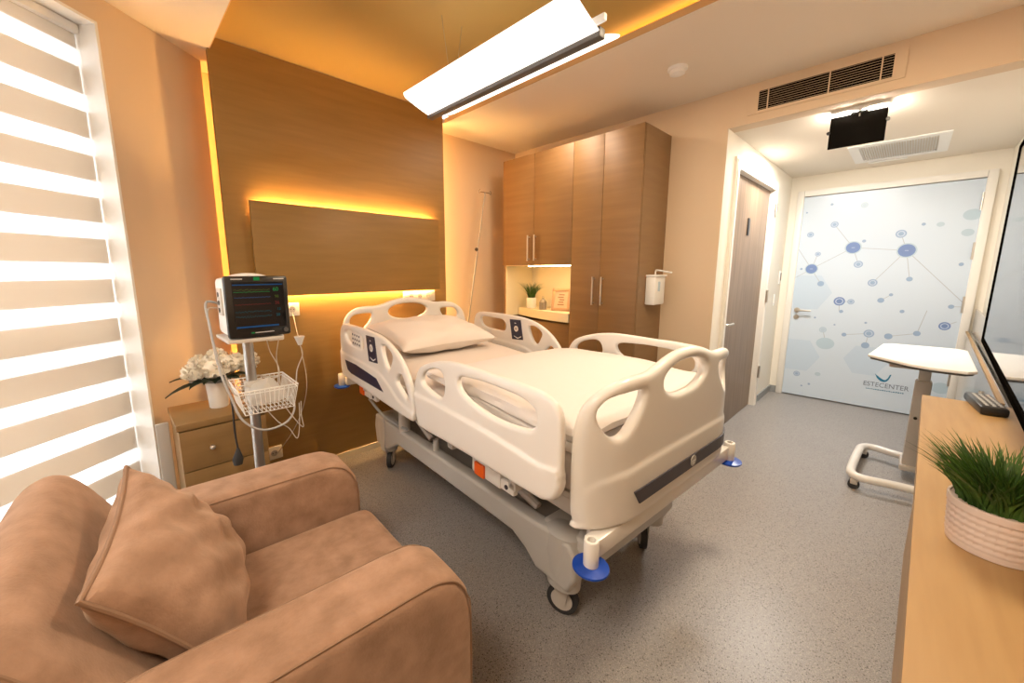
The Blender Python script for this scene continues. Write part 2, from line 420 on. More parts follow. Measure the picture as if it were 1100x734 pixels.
# bathroom door
d = MB().box(D0+.02, D1-.02, YC+.03, YC+.07, .005, DZ-.02)
door1 = struct('door_1', d, 'door_wood')
fr = MB()
for x0, x1 in ((D0-.055, D0+.02), (D1-.02, D1+.055)):
    fr.box(x0, x1, YC-.018, YC+.10, 0, DZ+.055); fr.box(x0+.018, x1-.018, YC-.024, YC, 0, DZ+.04)
fr.box(D0+.02, D1-.02, YC-.018, YC+.10, DZ-.02, DZ+.055); fr.box(D0+.001, D1-.001, YC-.0235, YC-.018, DZ+.0, DZ+.04)
obj('door_frame', fr, 'frame_white', door1)
def lever(x, y, z, axis, sgn, parent, out):
    """lever handle: out = direction away from the leaf (unit vec), axis = direction the lever points"""
    out = Vector(out); axis = Vector(axis); p = Vector((x, y, z)); h = MB()
    h.cyl(p, p+out*.008, .026, 20); h.tube([p, p+out*.05, p+out*.055+axis*.02, p+out*.055+axis*.12], .009, 10)
    obj('handle', h, 'brushed', parent)
    k = MB(); q = p-Vector((0, 0, .075)); k.cyl(q, q+out*.008, .024, 20); k.cyl(q, q+out*.016, .009, 12)
    obj('keyhole', k, 'brushed', parent)
lever(3.47, YC+.03, .925, (1, 0, 0), 1, door1, (0, -1, 0))
obj('room_sign', MB().box(3.93, 3.99, YC+.022, YC+.03, 1.64, 1.78, r=.002), 'black', door1)
for z in (.35, 1.1, 1.9): obj('hinge', MB().cyl((D1-.012, YC-.03, z-.06), (D1-.012, YC-.03, z+.06), .010, 10), 'brushed', door1)

# entry door with the molecule mural
d = MB().box(XE-.01, XE+.03, E0, E1, .012, EZ-.006)
XF = XE-.0105
def disc(mb, y, z, r, mi, off=.0005, n=28, sy=1):
    mb.cur = mi; x = XF-off
    mb.add([(x, y, z)]+[(x, max(E0+.002, min(E1-.002, y+r*sy*math.cos(k*2*PI/n))), z+r*math.sin(k*2*PI/n)) for k in range(n)], [(0, k+1, (k+1) % n+1) for k in range(n)])
def ringd(mb, y, z, r, mi, wd=.35, off=.001):
    mb.cur = mi; x = XF-off; n = 28
    vs = [(x, y+q*math.cos(k*2*PI/n), z+q*math.sin(k*2*PI/n)) for q in (r, r*(1-wd)) for k in range(n)]
    mb.add(vs, [(k, (k+1) % n, n+(k+1) % n, n+k) for k in range(n)])
def line(mb, a, b_, wd=.0022, mi=5, off=.0003):
    mb.cur = mi; dy, dz = b_[0]-a[0], b_[1]-a[1]; L = math.hypot(dy, dz); ny, nz = -dz/L*wd, dy/L*wd; x = XF-off
    mb.add([(x, a[0]+ny, a[1]+nz), (x, a[0]-ny, a[1]-nz), (x, b_[0]-ny, b_[1]-nz), (x, b_[0]+ny, b_[1]+nz)], [(0, 1, 2, 3)])
# materials: 0 mural 1 dot 2 mid 3 pale 4 hex 5 line 6 ring
def hexa(mb, y, z, r, mi, off=.0002):
    mb.cur = mi; mb.add([(XF-off, max(E0+.002, min(E1-.002, y+r*math.cos(k*PI/3))), z+r*math.sin(k*PI/3)) for k in range(6)], [range(6)])
hexa(d, .73, .45, .19, 4); hexa(d, .20, .47, .16, 4); hexa(d, .71, 1.12, .2, 4, .0002)
HUB = [(.401, 1.562, .052), (.698, 1.36, .046), (.038, 1.52, .056)]
for a, q in (((.401, 1.562), (.698, 1.36)), ((.401, 1.562), (.038, 1.52)), ((.401, 1.562), (.561, 1.793)), ((.401, 1.562), (.347, 1.401)),
             ((.038, 1.52), (.09, 1.671)), ((.038, 1.52), (.229, 1.226)), ((.038, 1.52), (-.008, 1.263)), ((.038, 1.52), (-.35, 1.06)),
             ((.698, 1.36), (.661, 1.509)), ((.698, 1.36), (.609, 1.21)), ((.698, 1.36), (.82, 1.56)), ((.698, 1.36), (.82, 1.27)),
             ((.448, 1.038), (.362, 1.038)), ((.202, .738), (.379, .708)), ((.068, .726), (-.11, .773)), ((-.11, .773), (-.148, .986)), ((.202, .738), (.215, .62)),
             ((.513, .625), (.545, .74)), ((.155, 1.062), (.093, 1.117)), ((-.266, .856), (-.33, .90)), ((.448, 1.038), (.44, .94)), ((-.283, 1.028), (-.35, 1.03))): line(d, a, q)
for y, z, r in HUB: disc(d, y, z, r*1.18, 3, .0005); disc(d, y, z, r, 1, .0008); d.cur = 6; d.box(XF-.0012, XF-.001, y-.012, y+.012, z-.002, z+.002)
for y, z, r in ((.448, 1.038, .043), (-.266, .856, .036), (.202, .738, .038)): disc(d, y, z, r, 1 if z != .738 else 2, .0006); ringd(d, y, z, r*.7, 6, .25, .001)
for y, z, r in ((.561, 1.793, .03), (.739, 1.707, .027), (.661, 1.509, .023), (.347, 1.401, .033), (.229, 1.226, .034), (.362, 1.038, .026), (.713, .244, .028), (.545, .74, .03), (.09, 1.671, .036), (.362, 1.955, .026)):
    disc(d, y, z, r, 2 if z not in (.74, 1.955) else 3, .0005); ringd(d, y, z, r*.72, 6, .3, .001)
for y, z, r in ((.609, 1.21, .027), (-.008, 1.263, .021), (.155, 1.062, .024), (.093, 1.117, .014), (.424, .938, .016), (.005, .967, .016), (.068, .726, .028), (-.11, .773, .024), (.379, .708, .019), (.215, .62, .03), (-.296, 1.391, .015), (-.283, 1.028, .018),
                (.33, 1.62, .014), (-.04, 1.745, .013), (.60, 1.99, .012), (.79, 1.93, .008), (.78, 1.36, .011), (.235, .84, .01), (.46, .80, .008), (.62, .86, .009), (.60, .15, .011), (.66, .12, .009)): disc(d, y, z, r, 2, .0005)
for y, z, r in ((-.31, 1.80, .045), (-.30, 1.655, .03), (-.14, 1.735, .02), (.513, .60, .06), (.54, .27, .02), (-.26, .12, .03), (-.31, .3, .05)): disc(d, y, z, r, 3, .0004, sy=1.2)
door2 = struct('door_2', d, ['mural', 'mural_dot', 'mural_dot_mid', 'mural_dot_pale', 'mural_hex', 'mural_line', 'mural_ring'])
fr = MB()
for y0, y1 in ((E1, E1+.055), (E0-.055, E0)): fr.box(XE-.035, XE+.1, y0, y1, 0, EZ+.055, r=.005)
fr.box(XE-.034, XE+.1, E0+.001, E1-.001, EZ, EZ+.055)
obj('door_frame', fr, 'frame_white', door2)
lever(XE-.01, .775, .93, (0, -1, 0), 1, door2, (-1, 0, 0))
for z in (1.9, 1.5, 1.05, .4): obj('hinge', MB().cyl((XE-.03, E0+.004, z-.07), (XE-.03, E0+.004, z+.07), .008, 10), 'brushed', door2)
lg = MB(); me = textmesh('ESTECENTER', .062)
n = 0
def tolog(v): return Vector((XF-.0006-v.z, .035-v.x, .228+v.y))
lg.frommesh(me, lambda v: tolog(Vector((v.x*.87, v.y, v.z))))
obj('lettering', lg, 'logo_grey', door2)
lg = MB()
sw = [(.118, .356), (.098, .338), (.075, .318), (.056, .306), (.042, .304), (.030, .318), (.022, .340), (.016, .362), (.006, .364), (.012, .338), (.020, .310), (.034, .290), (.052, .283), (.076, .291), (.100, .316)]
lg.add([(XF-.0008, y, z) for y, z in sw], [range(len(sw))])
lg.add([(XF-.0012, y, z) for y, z in sw], [range(len(sw))])
y = .165
random.seed(3)
while y > -.09:
    L = random.uniform(.006, .014); lg.box(XF-.001, XF-.0004, y-L, y, .196, .196+random.uniform(.006, .010)); y -= L+.004
obj('emblem', lg, 'logo_teal', door2)
random.seed(7)
tag(obj('light_switch', MB().box(5.02, 5.06, YC-.010, YC, .98, 1.10, r=.003), 'white'), 'white switch plate on the corridor wall beside the wood door', 'switch')
sw2 = thing('card_switch', 'small dark card switch on the corridor wall near the entry door', 'switch', (5.2, YC-.01, 1.22))
obj('plate', MB().box(5.17, 5.23, YC-.010, YC, 1.20, 1.34, r=.003), 'white', sw2); obj('slot', MB().box(5.185, 5.215, YC-.013, YC-.010, 1.24, 1.32), 'lamp_metal', sw2)

# ------------------------------------------------------------ headboard back-lit panel
pn = thing('wall_panel', 'wide wooden panel with amber back light above the bed head', 'panel', (1.3, HBY, 1.2))
obj('board', MB().box(.63, 1.972, HBY-.055, HBY-.03, 1.205, 1.762, r=.002), 'panel_wood', pn)
obj('backing', MB().box(.70, 1.90, HBY-.03, HBY-.001, 1.25, 1.715), 'lip_paint', pn)
obj('upper_light', MB().box(.68, 1.93, HBY-.022, HBY-.012, 1.733, 1.739), 'led_amber', pn)
obj('lower_light', MB().box(.68, 1.93, HBY-.022, HBY-.012, 1.228, 1.234), 'led_amber', pn)
def outlet(x, y, z, lab, w=.085, n=1):
    o = thing('wall_outlet', lab, 'outlet', (x, y, z-.042))
    obj('plate', MB().box(x-w/2, x+w/2, y-.012, y, z-.042, z+.042, r=.003), 'outlet_white', o)
    for i in range(n):
        cx = x+(i-(n-1)/2)*.08; m = MB(); m.cyl((cx, y-.0125, z), (cx, y-.0135, z), .02, 20); obj('socket', m, 'silver_strip', o)
        m = MB(); m.cyl((cx-.009, y-.0137, z), (cx-.009, y-.0145, z), .003, 8); m.cyl((cx+.009, y-.0137, z), (cx+.009, y-.0145, z), .003, 8); obj('socket_hole', m, 'black', o)
outlet(.825, HBY, 1.115, 'white wall outlet to the right of the patient monitor', .09)
outlet(1.80, HBY, 1.155, 'wide white outlet plate under the panel behind the headboard', .30, 3)
outlet(.645, HBY, .195, 'low white wall outlet beside the nightstand', .10)

# ------------------------------------------------------------ ceiling devices
g = thing('vent_grille', 'long black slotted air grille in the bulkhead', 'vent', (XW, .48, 2.36))
m = MB(); x = XW-.006
m.box(x, XW-.001, .13, .84, 2.478, 2.50); m.box(x, XW-.001, .13, .84, 2.345, 2.362); m.box(x, XW-.001, .13, .18, 2.362, 2.478); m.box(x, XW-.001, .785, .84, 2.362, 2.478)
obj('frame', m, 'paint', g); obj('cavity', MB().box(XW-.002, XW-.0008, .18, .785, 2.362, 2.478), 'void', g)
m = MB()
for k in range(9): z = 2.368+k*.0131; m.box(XW-.003, XW-.002, .18, .785, z, z+.0015)
for y in (.225, .44, .735): m.box(XW-.007, XW-.002, y-.003, y+.003, 2.362, 2.478)
obj('slats', m, 'paint', g)
sd = thing('smoke_detector', 'round white smoke detector on the ceiling', 'detector', (2.58, 1.074, ZC-.04))
obj('base', MB().lathe((2.58, 1.074, 0), [(.055, ZC), (.055, ZC-.012), (.048, ZC-.016)]), 'white', sd)
obj('head', MB().lathe((2.58, 1.074, 0), [(.044, ZC-.016), (.042, ZC-.034), (.02, ZC-.042), (.001, ZC-.042)]), 'white', sd)
ex = thing('hanging_sign', 'black flat panel hanging under the bulkhead on a short bracket', 'sign', (3.36, .31, 2.05))
obj('ceiling_plate', MB().box(3.29, 3.37, .18, .43, ZK-.014, ZK, r=.002), 'white', ex)
obj('stem', MB().cyl((3.33, .305, ZK-.05), (3.33, .305, ZK-.012), .006, 10), 'grey_metal', ex)
m = MB().box(3.325, 3.337, .185, .435, 2.085, 2.265, r=.003)
obj('panel', m, 'sign_black', ex)
for y, z in ((.439, 2.18), (.181, 2.20)): obj('clip', MB().cyl((3.321, y, z), (3.341, y, z), .009, 10), 'black', ex)
obj('bracket', MB().box(3.318, 3.344, .27, .345, 2.262, 2.274, r=.003), 'black', ex)
obj('lamp_tube', MB().cyl((3.36, .20, 2.255), (3.36, .41, 2.255), .007, 10), 'corridor_glow', ex)
ca = thing('ceiling_vent', 'white rectangular air diffuser in the corridor ceiling', 'vent', (4.63, .17, ZK-.02))
m = MB(); X0, X1, Y0, Y1 = 4.30, 4.98, -.10, .44
for a in ((X0, X1, Y0, Y0+.06), (X0, X1, Y1-.06, Y1), (X0, X0+.08, Y0+.0601, Y1-.0601), (X1-.08, X1, Y0+.0601, Y1-.0601)): m.box(*a, ZK-.010, ZK-.001)
obj('frame', m, 'white_paint', ca); m = MB()
for k in range(30): y = Y0+.07+k*.0138; m.box(X0+.085, X1-.085, y, y+.004, ZK-.012, ZK-.002)
obj('slats', m, 'white_paint', ca)
tag(obj('ceiling_diffuser', MB().box(5.02, 5.06, .12, .36, ZK-.012, ZK, r=.003), 'white_paint'), 'small white slot strip on the corridor ceiling past the air diffuser', 'vent')

# pendant lamp
LX, LY0, LY1, LZ = 1.395, .865, 1.925, 2.20
pl = thing('pendant_lamp', 'glowing white winged pendant lamp with dark spine hanging over the bed', 'lamp', (LX, 1.4, LZ))
def wing(x0, z0, x1, z1, y0, y1, bow):
    m = MB(); n = 14; top = []; m.smooth = True
    for k in range(n+1):
        t = k/n; nx = (z1-z0); nz = -(x1-x0); L = math.hypot(nx, nz)
        b_ = 4*t*(1-t)*bow; top.append((x0+(x1-x0)*t+nx/L*b_, z0+(z1-z0)*t+nz/L*b_))
    vs = []; th = .004
    r = .02
    for (x, z), k in zip(top, range(n+1)):
        ins = max(0, r-k*r/1.5) if k < 2 else 0
        vs += [(x, y0+ins, z), (x, y1-ins, z), (x, y0+ins, z+th), (x, y1-ins, z+th)]
    fs = []
    for k in range(n):
        a = 4*k; b_ = a+4; fs += [(a, a+1, b_+1, b_), (a+2, b_+2, b_+3, a+3), (a, b_, b_+2, a+2), (a+1, a+3, b_+3, b_+1)]
    fs += [(0, 2, 3, 1), (4*n, 4*n+1, 4*n+3, 4*n+2)]
    return m.add(vs, fs)
obj('left_wing', wing(LX-.18, LZ+.065, LX-.012, LZ+.005, LY0, LY1, .003), 'lamp_glow', pl)
obj('right_wing', wing(LX+.155, LZ+.048, LX+.02, LZ+.002, LY0, LY1, .003), 'lamp_glow', pl)
obj('spine', MB().box(LX-.014, LX+.024, LY0-.004, LY1+.01, LZ-.012, LZ+.022, r=.004), 'lamp_metal', pl)
obj('end_bracket', MB().box(LX+.01, LX+.03, LY0-.006, LY0+.05, LZ+.05, LZ+.075, r=.004), 'white', pl)
for y in (LY0+.2, LY1-.2):
    for sx in (-.06, .07): obj('suspension_wire', MB().cyl((LX+.005, y, LZ+.02), (LX+sx, y, ZT), .0012, 6), 'grey_metal', pl)

# ------------------------------------------------------------ wardrobe
WX, WY0, WY1, WZ = 2.725, 1.322, 2.65, 2.335
wd = thing('wardrobe', 'tall brown wood wardrobe wall unit with a lit open niche', 'wardrobe', ((WX+XW)/2, 2.0, 0))
m = MB(); NY, NZ0, NZ1 = 1.886, .925, 1.405
m.box(WX+.02, XW-.002, WY0, WY0+.02, 0, WZ); m.box(WX+.02, XW-.002, WY1-.02, WY1, 0, WZ); m.box(WX+.021, XW-.004, NY-.009, NY+.009, 0, WZ-.022)
m.box(WX+.021, XW-.003, WY0+.02, WY1-.02, WZ-.021, WZ-.001); m.box(XW-.02, XW-.003, WY0+.02, WY1-.02, .01, WZ-.03); m.box(WX+.05, XW-.002, WY0+.01, WY1-.01, 0, .08)
m.box(WX+.02, XW-.002, NY, WY1, NZ1, NZ1+.018)
obj('carcass', m, 'cabinet_side_wood', wd)
def wdoor(y0, y1, z0, z1, hy, hz0, hz1, x=WX):
    dd = obj('door', MB().box(x, x+.018, y0+.0015, y1-.0015, z0, z1, r=.001), 'cabinet_wood', wd)
    h = MB(); h.tube([(x, hy, hz0+.015), (x-.03, hy, hz0+.015)], .005, 8); h.tube([(x, hy, hz1-.015), (x-.03, hy, hz1-.015)], .005, 8); h.tube([(x-.03, hy, hz0), (x-.03, hy, hz1)], .007, 10)
    obj('handle', h, 'brushed', dd)
wdoor(WY0, 1.622, .08, WZ, 1.589, 1.09, 1.305); wdoor(1.622, NY, .08, WZ, 1.664, 1.09, 1.305)
wdoor(NY, 2.28, NZ1, WZ, 2.25, 1.44, 1.66); wdoor(2.28, WY1, NZ1, WZ, 2.324, 1.44, 1.66)
for y0, y1 in ((NY, 2.28), (2.28, WY1)): obj('lower_door', MB().box(WX+.08, WX+.098, y0+.0015, y1-.0015, .08, .90, r=.001), 'cabinet_wood', wd)
m = MB(); m.box(XW-.026, XW-.0205, NY+.009, WY1-.02, NZ0, NZ1); m.box(WX+.02, XW-.02, WY1-.026, WY1-.0205, NZ0, NZ1); m.box(WX+.02, XW-.02, NY+.0095, NY+.015, NZ0, NZ1); m.box(WX+.02, XW-.02, NY+.01, WY1-.02, NZ1-.006, NZ1-.001)
obj('niche_lining', m, 'niche_white', wd)
pts = [(XW-.022, NY+.01), (WX-.006, NY+.01)]
for k in range(13):
    t = k/12; pts.append((WX-.006+.20*(t**1.5), NY+.01+(WY1-.03-NY)*t))
pts.append((XW-.022, WY1-.02))
m = MB(); m.prism(pts, NZ0+.0, NZ0+.075); obj('niche_shelf', m, 'niche_white', wd)
obj('niche_light', MB().box(WX+.06, WX+.09, NY+.04, NY+.50, NZ1-.014, NZ1-.007), 'niche_glow', wd)
SH = NZ0+.076
def grass_blades(mb, cx, cy, z, rx, ry, h, n, lean=.35, wd=.004):
    for _ in range(n):
        a = random.uniform(0, 2*PI); q = math.sqrt(random.random()); bx, by = cx+rx*q*math.cos(a), cy+ry*q*math.sin(a)
        hh = h*random.uniform(.6, 1.0); da = a+random.uniform(-.7, .7); l = lean*hh*(.25+q*random.uniform(.5, 1.3))
        dx, dy = math.cos(da)*l, math.sin(da)*l; sa = random.uniform(0, PI); sx, sy = math.cos(sa)*wd, math.sin(sa)*wd
        vs = []; K = 5
        for k in range(K+1):
            t = k/K; w_ = (1-t)**.7; px, py, pz = bx+dx*t*t, by+dy*t*t, z+hh*(t-.10*t*t*lean*2)
            vs += [(px-sx*w_, py-sy*w_, pz), (px+sx*w_, py+sy*w_, pz)]
        mb.add(vs, [(2*k, 2*k+1, 2*k+3, 2*k+2) for k in range(K)])
pp = thing('potted_grass', 'small grass plant in a white square pot in the wardrobe niche', 'plant', (2.91, 2.45, SH))
obj('pot', MB().box(2.875, 2.945, 2.415, 2.485, SH, SH+.10, r=.008), 'pot_white', pp)
m = MB(); grass_blades(m, 2.91, 2.45, SH+.095, .032, .032, .19, 160, .75, .0035); obj('foliage', m, 'grass', pp)
ln = thing('lantern', 'small ornamental metal lantern between the niche plant and picture frame', 'lantern', (2.86, 2.27, SH))
obj('body', MB().lathe((2.86, 2.27, SH), [(.034, 0), (.036, .006), (.03, .010), (.030, .06), (.035, .064), (.026, .085), (.010, .095), (.008, .102), (.001, .104)], 12), 'lantern', ln)
m = MB(); m.tube(catmull([(2.86, 2.27+.010*math.cos(a*PI/4), SH+.112+.010*math.sin(a*PI/4)) for a in range(8)], 2), .0015, 6, closed=True); obj('ring', m, 'grey_metal', ln)
m = MB()
for k in range(6):
    a = k*PI/3; m.cyl((2.86+.031*math.cos(a), 2.27+.031*math.sin(a), SH+.01), (2.86+.031*math.cos(a), 2.27+.031*math.sin(a), SH+.062), .003, 6)
obj('bars', m, 'grey_metal', ln)
pf = thing('picture_frame', 'tan wooden picture frame leaning in the wardrobe niche', 'picture frame', (2.88, 2.10, SH), 0)
Mf = Matrix.Translation((2.87, 2.085, SH)) @ Matrix.Rotation(math.radians(14), 4, 'Z') @ Matrix.Rotation(math.radians(10), 4, 'Y')
m = MB(); W2, H2 = .085, .20
for a in ((-W2, -W2+.022, 0, H2), (W2-.022, W2, 0, H2), (-W2, W2, 0, .025), (-W2, W2, H2-.025, H2)): m.box(-.009, .009, a[0], a[1], a[2], a[3], r=.002, M=Mf)
obj('frame', m, 'frame_wood', pf); m = MB(); m.box(-.002, .004, -W2+.02, W2-.02, .022, H2-.022, M=Mf); m.cur = 1
for k in range(5): m.box(-.003, -.002, -.03+.006*(k % 2), .03-.008*(k % 3), .05+k*.022, .06+k*.022, M=Mf)
obj('print', m, ['art_paper', 'art_ink'], pf)
tag(obj('picture_frame', MB().box(2.86, 2.872, 1.905, 1.965, SH, SH+.13, r=.002, M=None), 'frame_wood'), 'second small wooden frame at the right edge of the niche', 'picture frame')

# soap dispenser
DY = WY0
sp = thing('soap_dispenser', 'white wall-mounted soap dispenser on the wardrobe side', 'dispenser', (2.93, DY-.05, 1.1))
obj('housing', MB().box(2.86, 3.03, DY-.075, DY, 1.10, 1.31, r=.010), 'white', sp)
obj('window', MB().box(2.905, 2.94, DY-.077, DY-.0745, 1.20, 1.27, r=.001), 'mural_dot_pale', sp)
m = MB(); m.tube(catmull([(2.93, DY-.04, 1.31), (2.93, DY-.04, 1.345), (2.925, DY-.06, 1.352), (2.925, DY-.16, 1.335)], 4, False), .006, 8); obj('lever', m, 'white', sp)
obj('lid', MB().box(2.855, 3.035, DY-.085, DY, 1.305, 1.32, r=.005), 'white', sp)

# IV pole
iv = thing('drip_pole', 'slim chrome drip pole leaning beside the wood headboard wall', 'pole', (2.37, 2.55, 0))
p0, p1 = Vector((2.302, 2.75, .55)), Vector((2.588, 2.75, 2.064))
q = p0.lerp(p1, .62)
obj('upper_tube', MB().cyl(q, p1, .006, 10), 'grey_metal', iv); obj('lower_tube', MB().cyl(p0, q, .009, 10), 'grey_metal', iv)
obj('clamp_knob', MB().sphere(p0.lerp(p1, .66)+Vector((-.018, -.005, 0)), .017, n=10), 'black', iv)
m = MB(); m.tube([p1-Vector((.055, .0, -.0)), p1+Vector((.055, 0, 0))], .004, 8)
for sx in (-1, 1): m.tube(catmull([p1+Vector((sx*.055, 0, 0)), p1+Vector((sx*.07, 0, -.012)), p1+Vector((sx*.075, 0, .012)), p1+Vector((sx*.06, 0, .02))], 3, False), .003, 6)
obj('hook_bar', m, 'chrome', iv)
m = MB(); m.tube([(2.302, 2.75, .56), (2.26, 2.70, .53), (2.12, 2.62, .52)], .010, 8); obj('socket_arm', m, 'plastic', iv)

# ------------------------------------------------------------ nightstand
ns = thing('nightstand', 'low brown wood nightstand with three drawers at the window side of the wood wall', 'nightstand', (.36, 2.35, 0))
NX0, NX1, NF, NB, NT = .139, .513, 2.20, 2.555, .662
m = MB(); m.box(NX0+.008, NX1-.008, NF+.018, NB, .03, NT-.03); obj('body', m, 'night_wood', ns)
obj('top', MB().box(NX0, NX1, NF, NB, NT-.03, NT, r=.002), 'night_wood', ns)
for z0, z1 in ((.43, .625), (.225, .425), (.04, .22)):
    dr = obj('drawer', MB().box(NX0+.008, NX1-.008, NF+.002, NF+.018, z0, z1, r=.001), 'night_wood', ns)
    obj('knob', MB().sphere(((NX0+NX1)/2-.06, NF-.014, (z0+z1)/2), .012, (1, 1.1, 1), 10), 'brushed', dr)
tag(obj('upright_strip', MB().box(.075, .125, 2.36, 2.375, 0, .64, r=.004), 'silver_strip'), 'narrow grey upright strip between the window and the nightstand', 'panel')  # plain grey strip standing for an unidentified grey area
# flowers
VX, VY = .34, 2.39
va = thing('flower_vase', 'white vase of cream chrysanthemums with dark leaves on the nightstand', 'vase', (VX, VY, NT))
obj('pot', MB().lathe((VX, VY, NT), [(.040, 0), (.043, .005), (.050, .13), (.051, .135), (.047, .135), (.045, .12), (.001, .12)]), 'pot_white', va)
obj('collar', MB().lathe((VX, VY, NT), [(.05, .130), (.095, .148), (.115, .150), (.115, .154), (.05, .140)], 32, 1, .6), 'cable_grey', va)
def bloom(c, r, sd):
    random.seed(sd); m = MB(); m.sphere(c, r*.72, n=10)
    for _ in range(120):
        v = Vector((random.gauss(0, 1), random.gauss(0, 1), random.gauss(0, 1))).normalized()
        if v.z < -.5: continue
        a = v.orthogonal().normalized(); a.rotate(Matrix.Rotation(random.uniform(0, 6), 3, v)); bb = v.cross(a); p = Vector(c)+v*r*.6; l = r*.46; w_ = r*.17
        m.add([p-a*w_*.5, p+a*w_*.5, p+v*l*.7+a*w_+bb*w_*.2, p+v*l+bb*w_*.7, p+v*l*.7-a*w_+bb*w_*.2], [(0, 1, 2, 3, 4)])
    return m
FL = [(-.095, -.01, .195, .052), (-.02, -.035, .205, .066), (.068, -.02, .22, .064), (.02, .05, .245, .055), (.13, -.01, .20, .056), (-.055, .05, .22, .055), (.165, .03, .215, .048)]
for i, (dx, dy, dz, r) in enumerate(FL): obj('flower', bloom((VX+dx, VY+dy, NT+dz), r, i), 'petal', va)
random.seed(11)
for (ax, ay, L, dz) in ((-1, -.2, .20, -.06), (-1, .1, .17, 0), (-.8, -.7, .15, -.02), (.6, -1, .14, -.01), (-.5, -.8, .11, -.01), (.9, -.6, .14, .0), (1, .3, .13, 0), (-.2, -1, .10, -.01), (.4, -1, .1, .0), (-.9, .5, .13, .0)):
    m = MB(); dv = Vector((ax, ay, 0)).normalized(); nv = Vector((-dv.y, dv.x, 0)); b0 = Vector((VX, VY, NT+.145)); vs = []
    for k in range(8):
        t = k/7; w_ = .030*math.sin(PI*min(1, t*.93+.06)); p = b0+dv*(.02+L*t)+Vector((0, 0, .03*math.sin(PI*t*.8)+dz*t)); vs += [p-nv*w_, p+Vector((0, 0, -.005)), p+nv*w_]
    m.add(vs, [f for k in range(7) for f in ((3*k, 3*k+1, 3*k+4, 3*k+3), (3*k+1, 3*k+2, 3*k+5, 3*k+4))]); m2 = MB(); m2.smooth = True; m2.v = m.v; m2.f = m.f; m2.mi = m.mi; m2.sm = m.sm
    obj('leaf', m2, 'leaf_dark', va)
random.seed(7)

# ------------------------------------------------------------ patient monitor on its stand
PX, PY = .395, 1.90
st = thing('monitor_stand', 'grey metal pole stand carrying the patient monitor', 'stand', (PX, PY, 0))
obj('pole', MB().cyl((PX, PY, .09), (PX, PY, 1.07), .0205, 24), 'grey_metal', st)
obj('collar', MB().cyl((PX, PY, .83), (PX, PY, .89), .03, 24), 'plastic_grey', st)
obj('mount_plate', MB().box(PX-.085, PX+.12, PY-.09, PY+.16, 1.068, 1.082, r=.003), 'plastic_grey', st)
obj('hub', MB().lathe((PX, PY, 0), [(.05, .06), (.05, .085), (.03, .105), (.021, .11)]), 'plastic_grey', st)
for k in range(5):
    a = k*2*PI/5+.9; e = Vector((PX+.235*math.cos(a), PY+.235*math.sin(a), .06)); lg_ = obj('leg', MB().tube([(PX+.03*math.cos(a), PY+.03*math.sin(a), .075), e], [.018, .013], 10), 'plastic_grey', st)
    obj('caster', MB().cyl(e+Vector((-.01*math.sin(a), .01*math.cos(a), -.035)), e+Vector((.01*math.sin(a), -.01*math.cos(a), -.035)), .025, 16), 'rubber', lg_)
mo = thing('patient_monitor', 'white patient monitor with black waveform screen facing the room', 'monitor', (.43, 1.9, 1.083))
MX0, MX1, MY, MZ0, MZ1 = .315, .548, 1.825, 1.086, 1.336
obj('housing', MB().box(MX0+.006, MX1-.006, MY+.015, MY+.21, MZ0+.004, MZ1-.008, r=.018), 'white', mo)
m = MB().sphere(((MX0+MX1)/2-.01, MY+.09, MZ1-.018), .09, (1, .6, .33), 20); obj('carry_handle', m, 'white', mo)
obj('bezel', MB().box(MX0, MX1, MY-.010, MY+.02, MZ0, MZ1, r=.010), 'black', mo)
SX0, SX1, SZ0, SZ1 = MX0+.026, MX1-.018, MZ0+.038, MZ1-.024
scr = obj('screen', MB().box(SX0, SX1, MY-.0115, MY-.0095, SZ0, SZ1), 'screen_black', mo)
def wave(z, mname, amp, fr, seed, x0=SX0+.004, x1=SX0+.135):
    random.seed(seed); m = MB(); n = 60; last = None
    for k in range(n+1):
        t = k/n; zz = z+amp*(math.sin(t*fr)*.5+(1 if (k % 10 == 3) else 0)*.8+random.uniform(-.3, .3)); p = (x0+(x1-x0)*t, zz)
        if last: m.add([(last[0], MY-.012, last[1]-.0008), (p[0], MY-.012, p[1]-.0008), (p[0], MY-.012, p[1]+.0008), (last[0], MY-.012, last[1]+.0008)], [(0, 1, 2, 3)])
        last = p
    obj('trace', m, mname, scr)
for i, (z, mm, a) in enumerate(((SZ1-.032, 'scr_olive', .003), (SZ1-.040, 'scr_green', .001), (SZ1-.062, 'scr_blue', .001), (SZ1-.09, 'scr_red', .002), (SZ1-.12, 'scr_teal', .006), (SZ1-.14, 'scr_teal', .006))): wave(z, mm, a, 40+9*i, i)
for a in ((SX0+.002, SX1-.004, SZ1-.013, SZ1-.009), (SX0+.004, SX1-.03, SZ0+.004, SZ0+.010)): obj('menu_bar', MB().box(a[0], a[1], MY-.0122, MY-.0118, a[2], a[3]), 'scr_blue', scr)
def digits(x, z, s, txt, mn):
    me = textmesh(txt, s, .0003); m = MB(); m.frommesh(me, lambda v: Vector((x+v.x, MY-.0122-v.z, z+v.y))); obj('readout', m, mn, scr)
digits(SX1-.032, SZ1-.038, .022, '60', 'scr_green'); digits(SX1-.03, SZ1-.066, .016, '98', 'scr_olive'); digits(SX1-.03, SZ1-.093, .018, '36', 'scr_red'); digits(SX1-.025, SZ1-.118, .014, '12', 'scr_teal'); digits(SX1-.03, SZ1-.143, .016, '20', 'scr_teal')
m = MB(); m.box(MX0+.08, MX0+.092, MY-.011, MY-.0102, MZ0+.017, MZ0+.022); obj('status_lamp', m, 'scr_green', mo)
m = MB(); m.box(MX0+.094, MX0+.165, MY-.011, MY-.0102, MZ0+.018, MZ0+.021); obj('button_row', m, 'button_grey', mo)
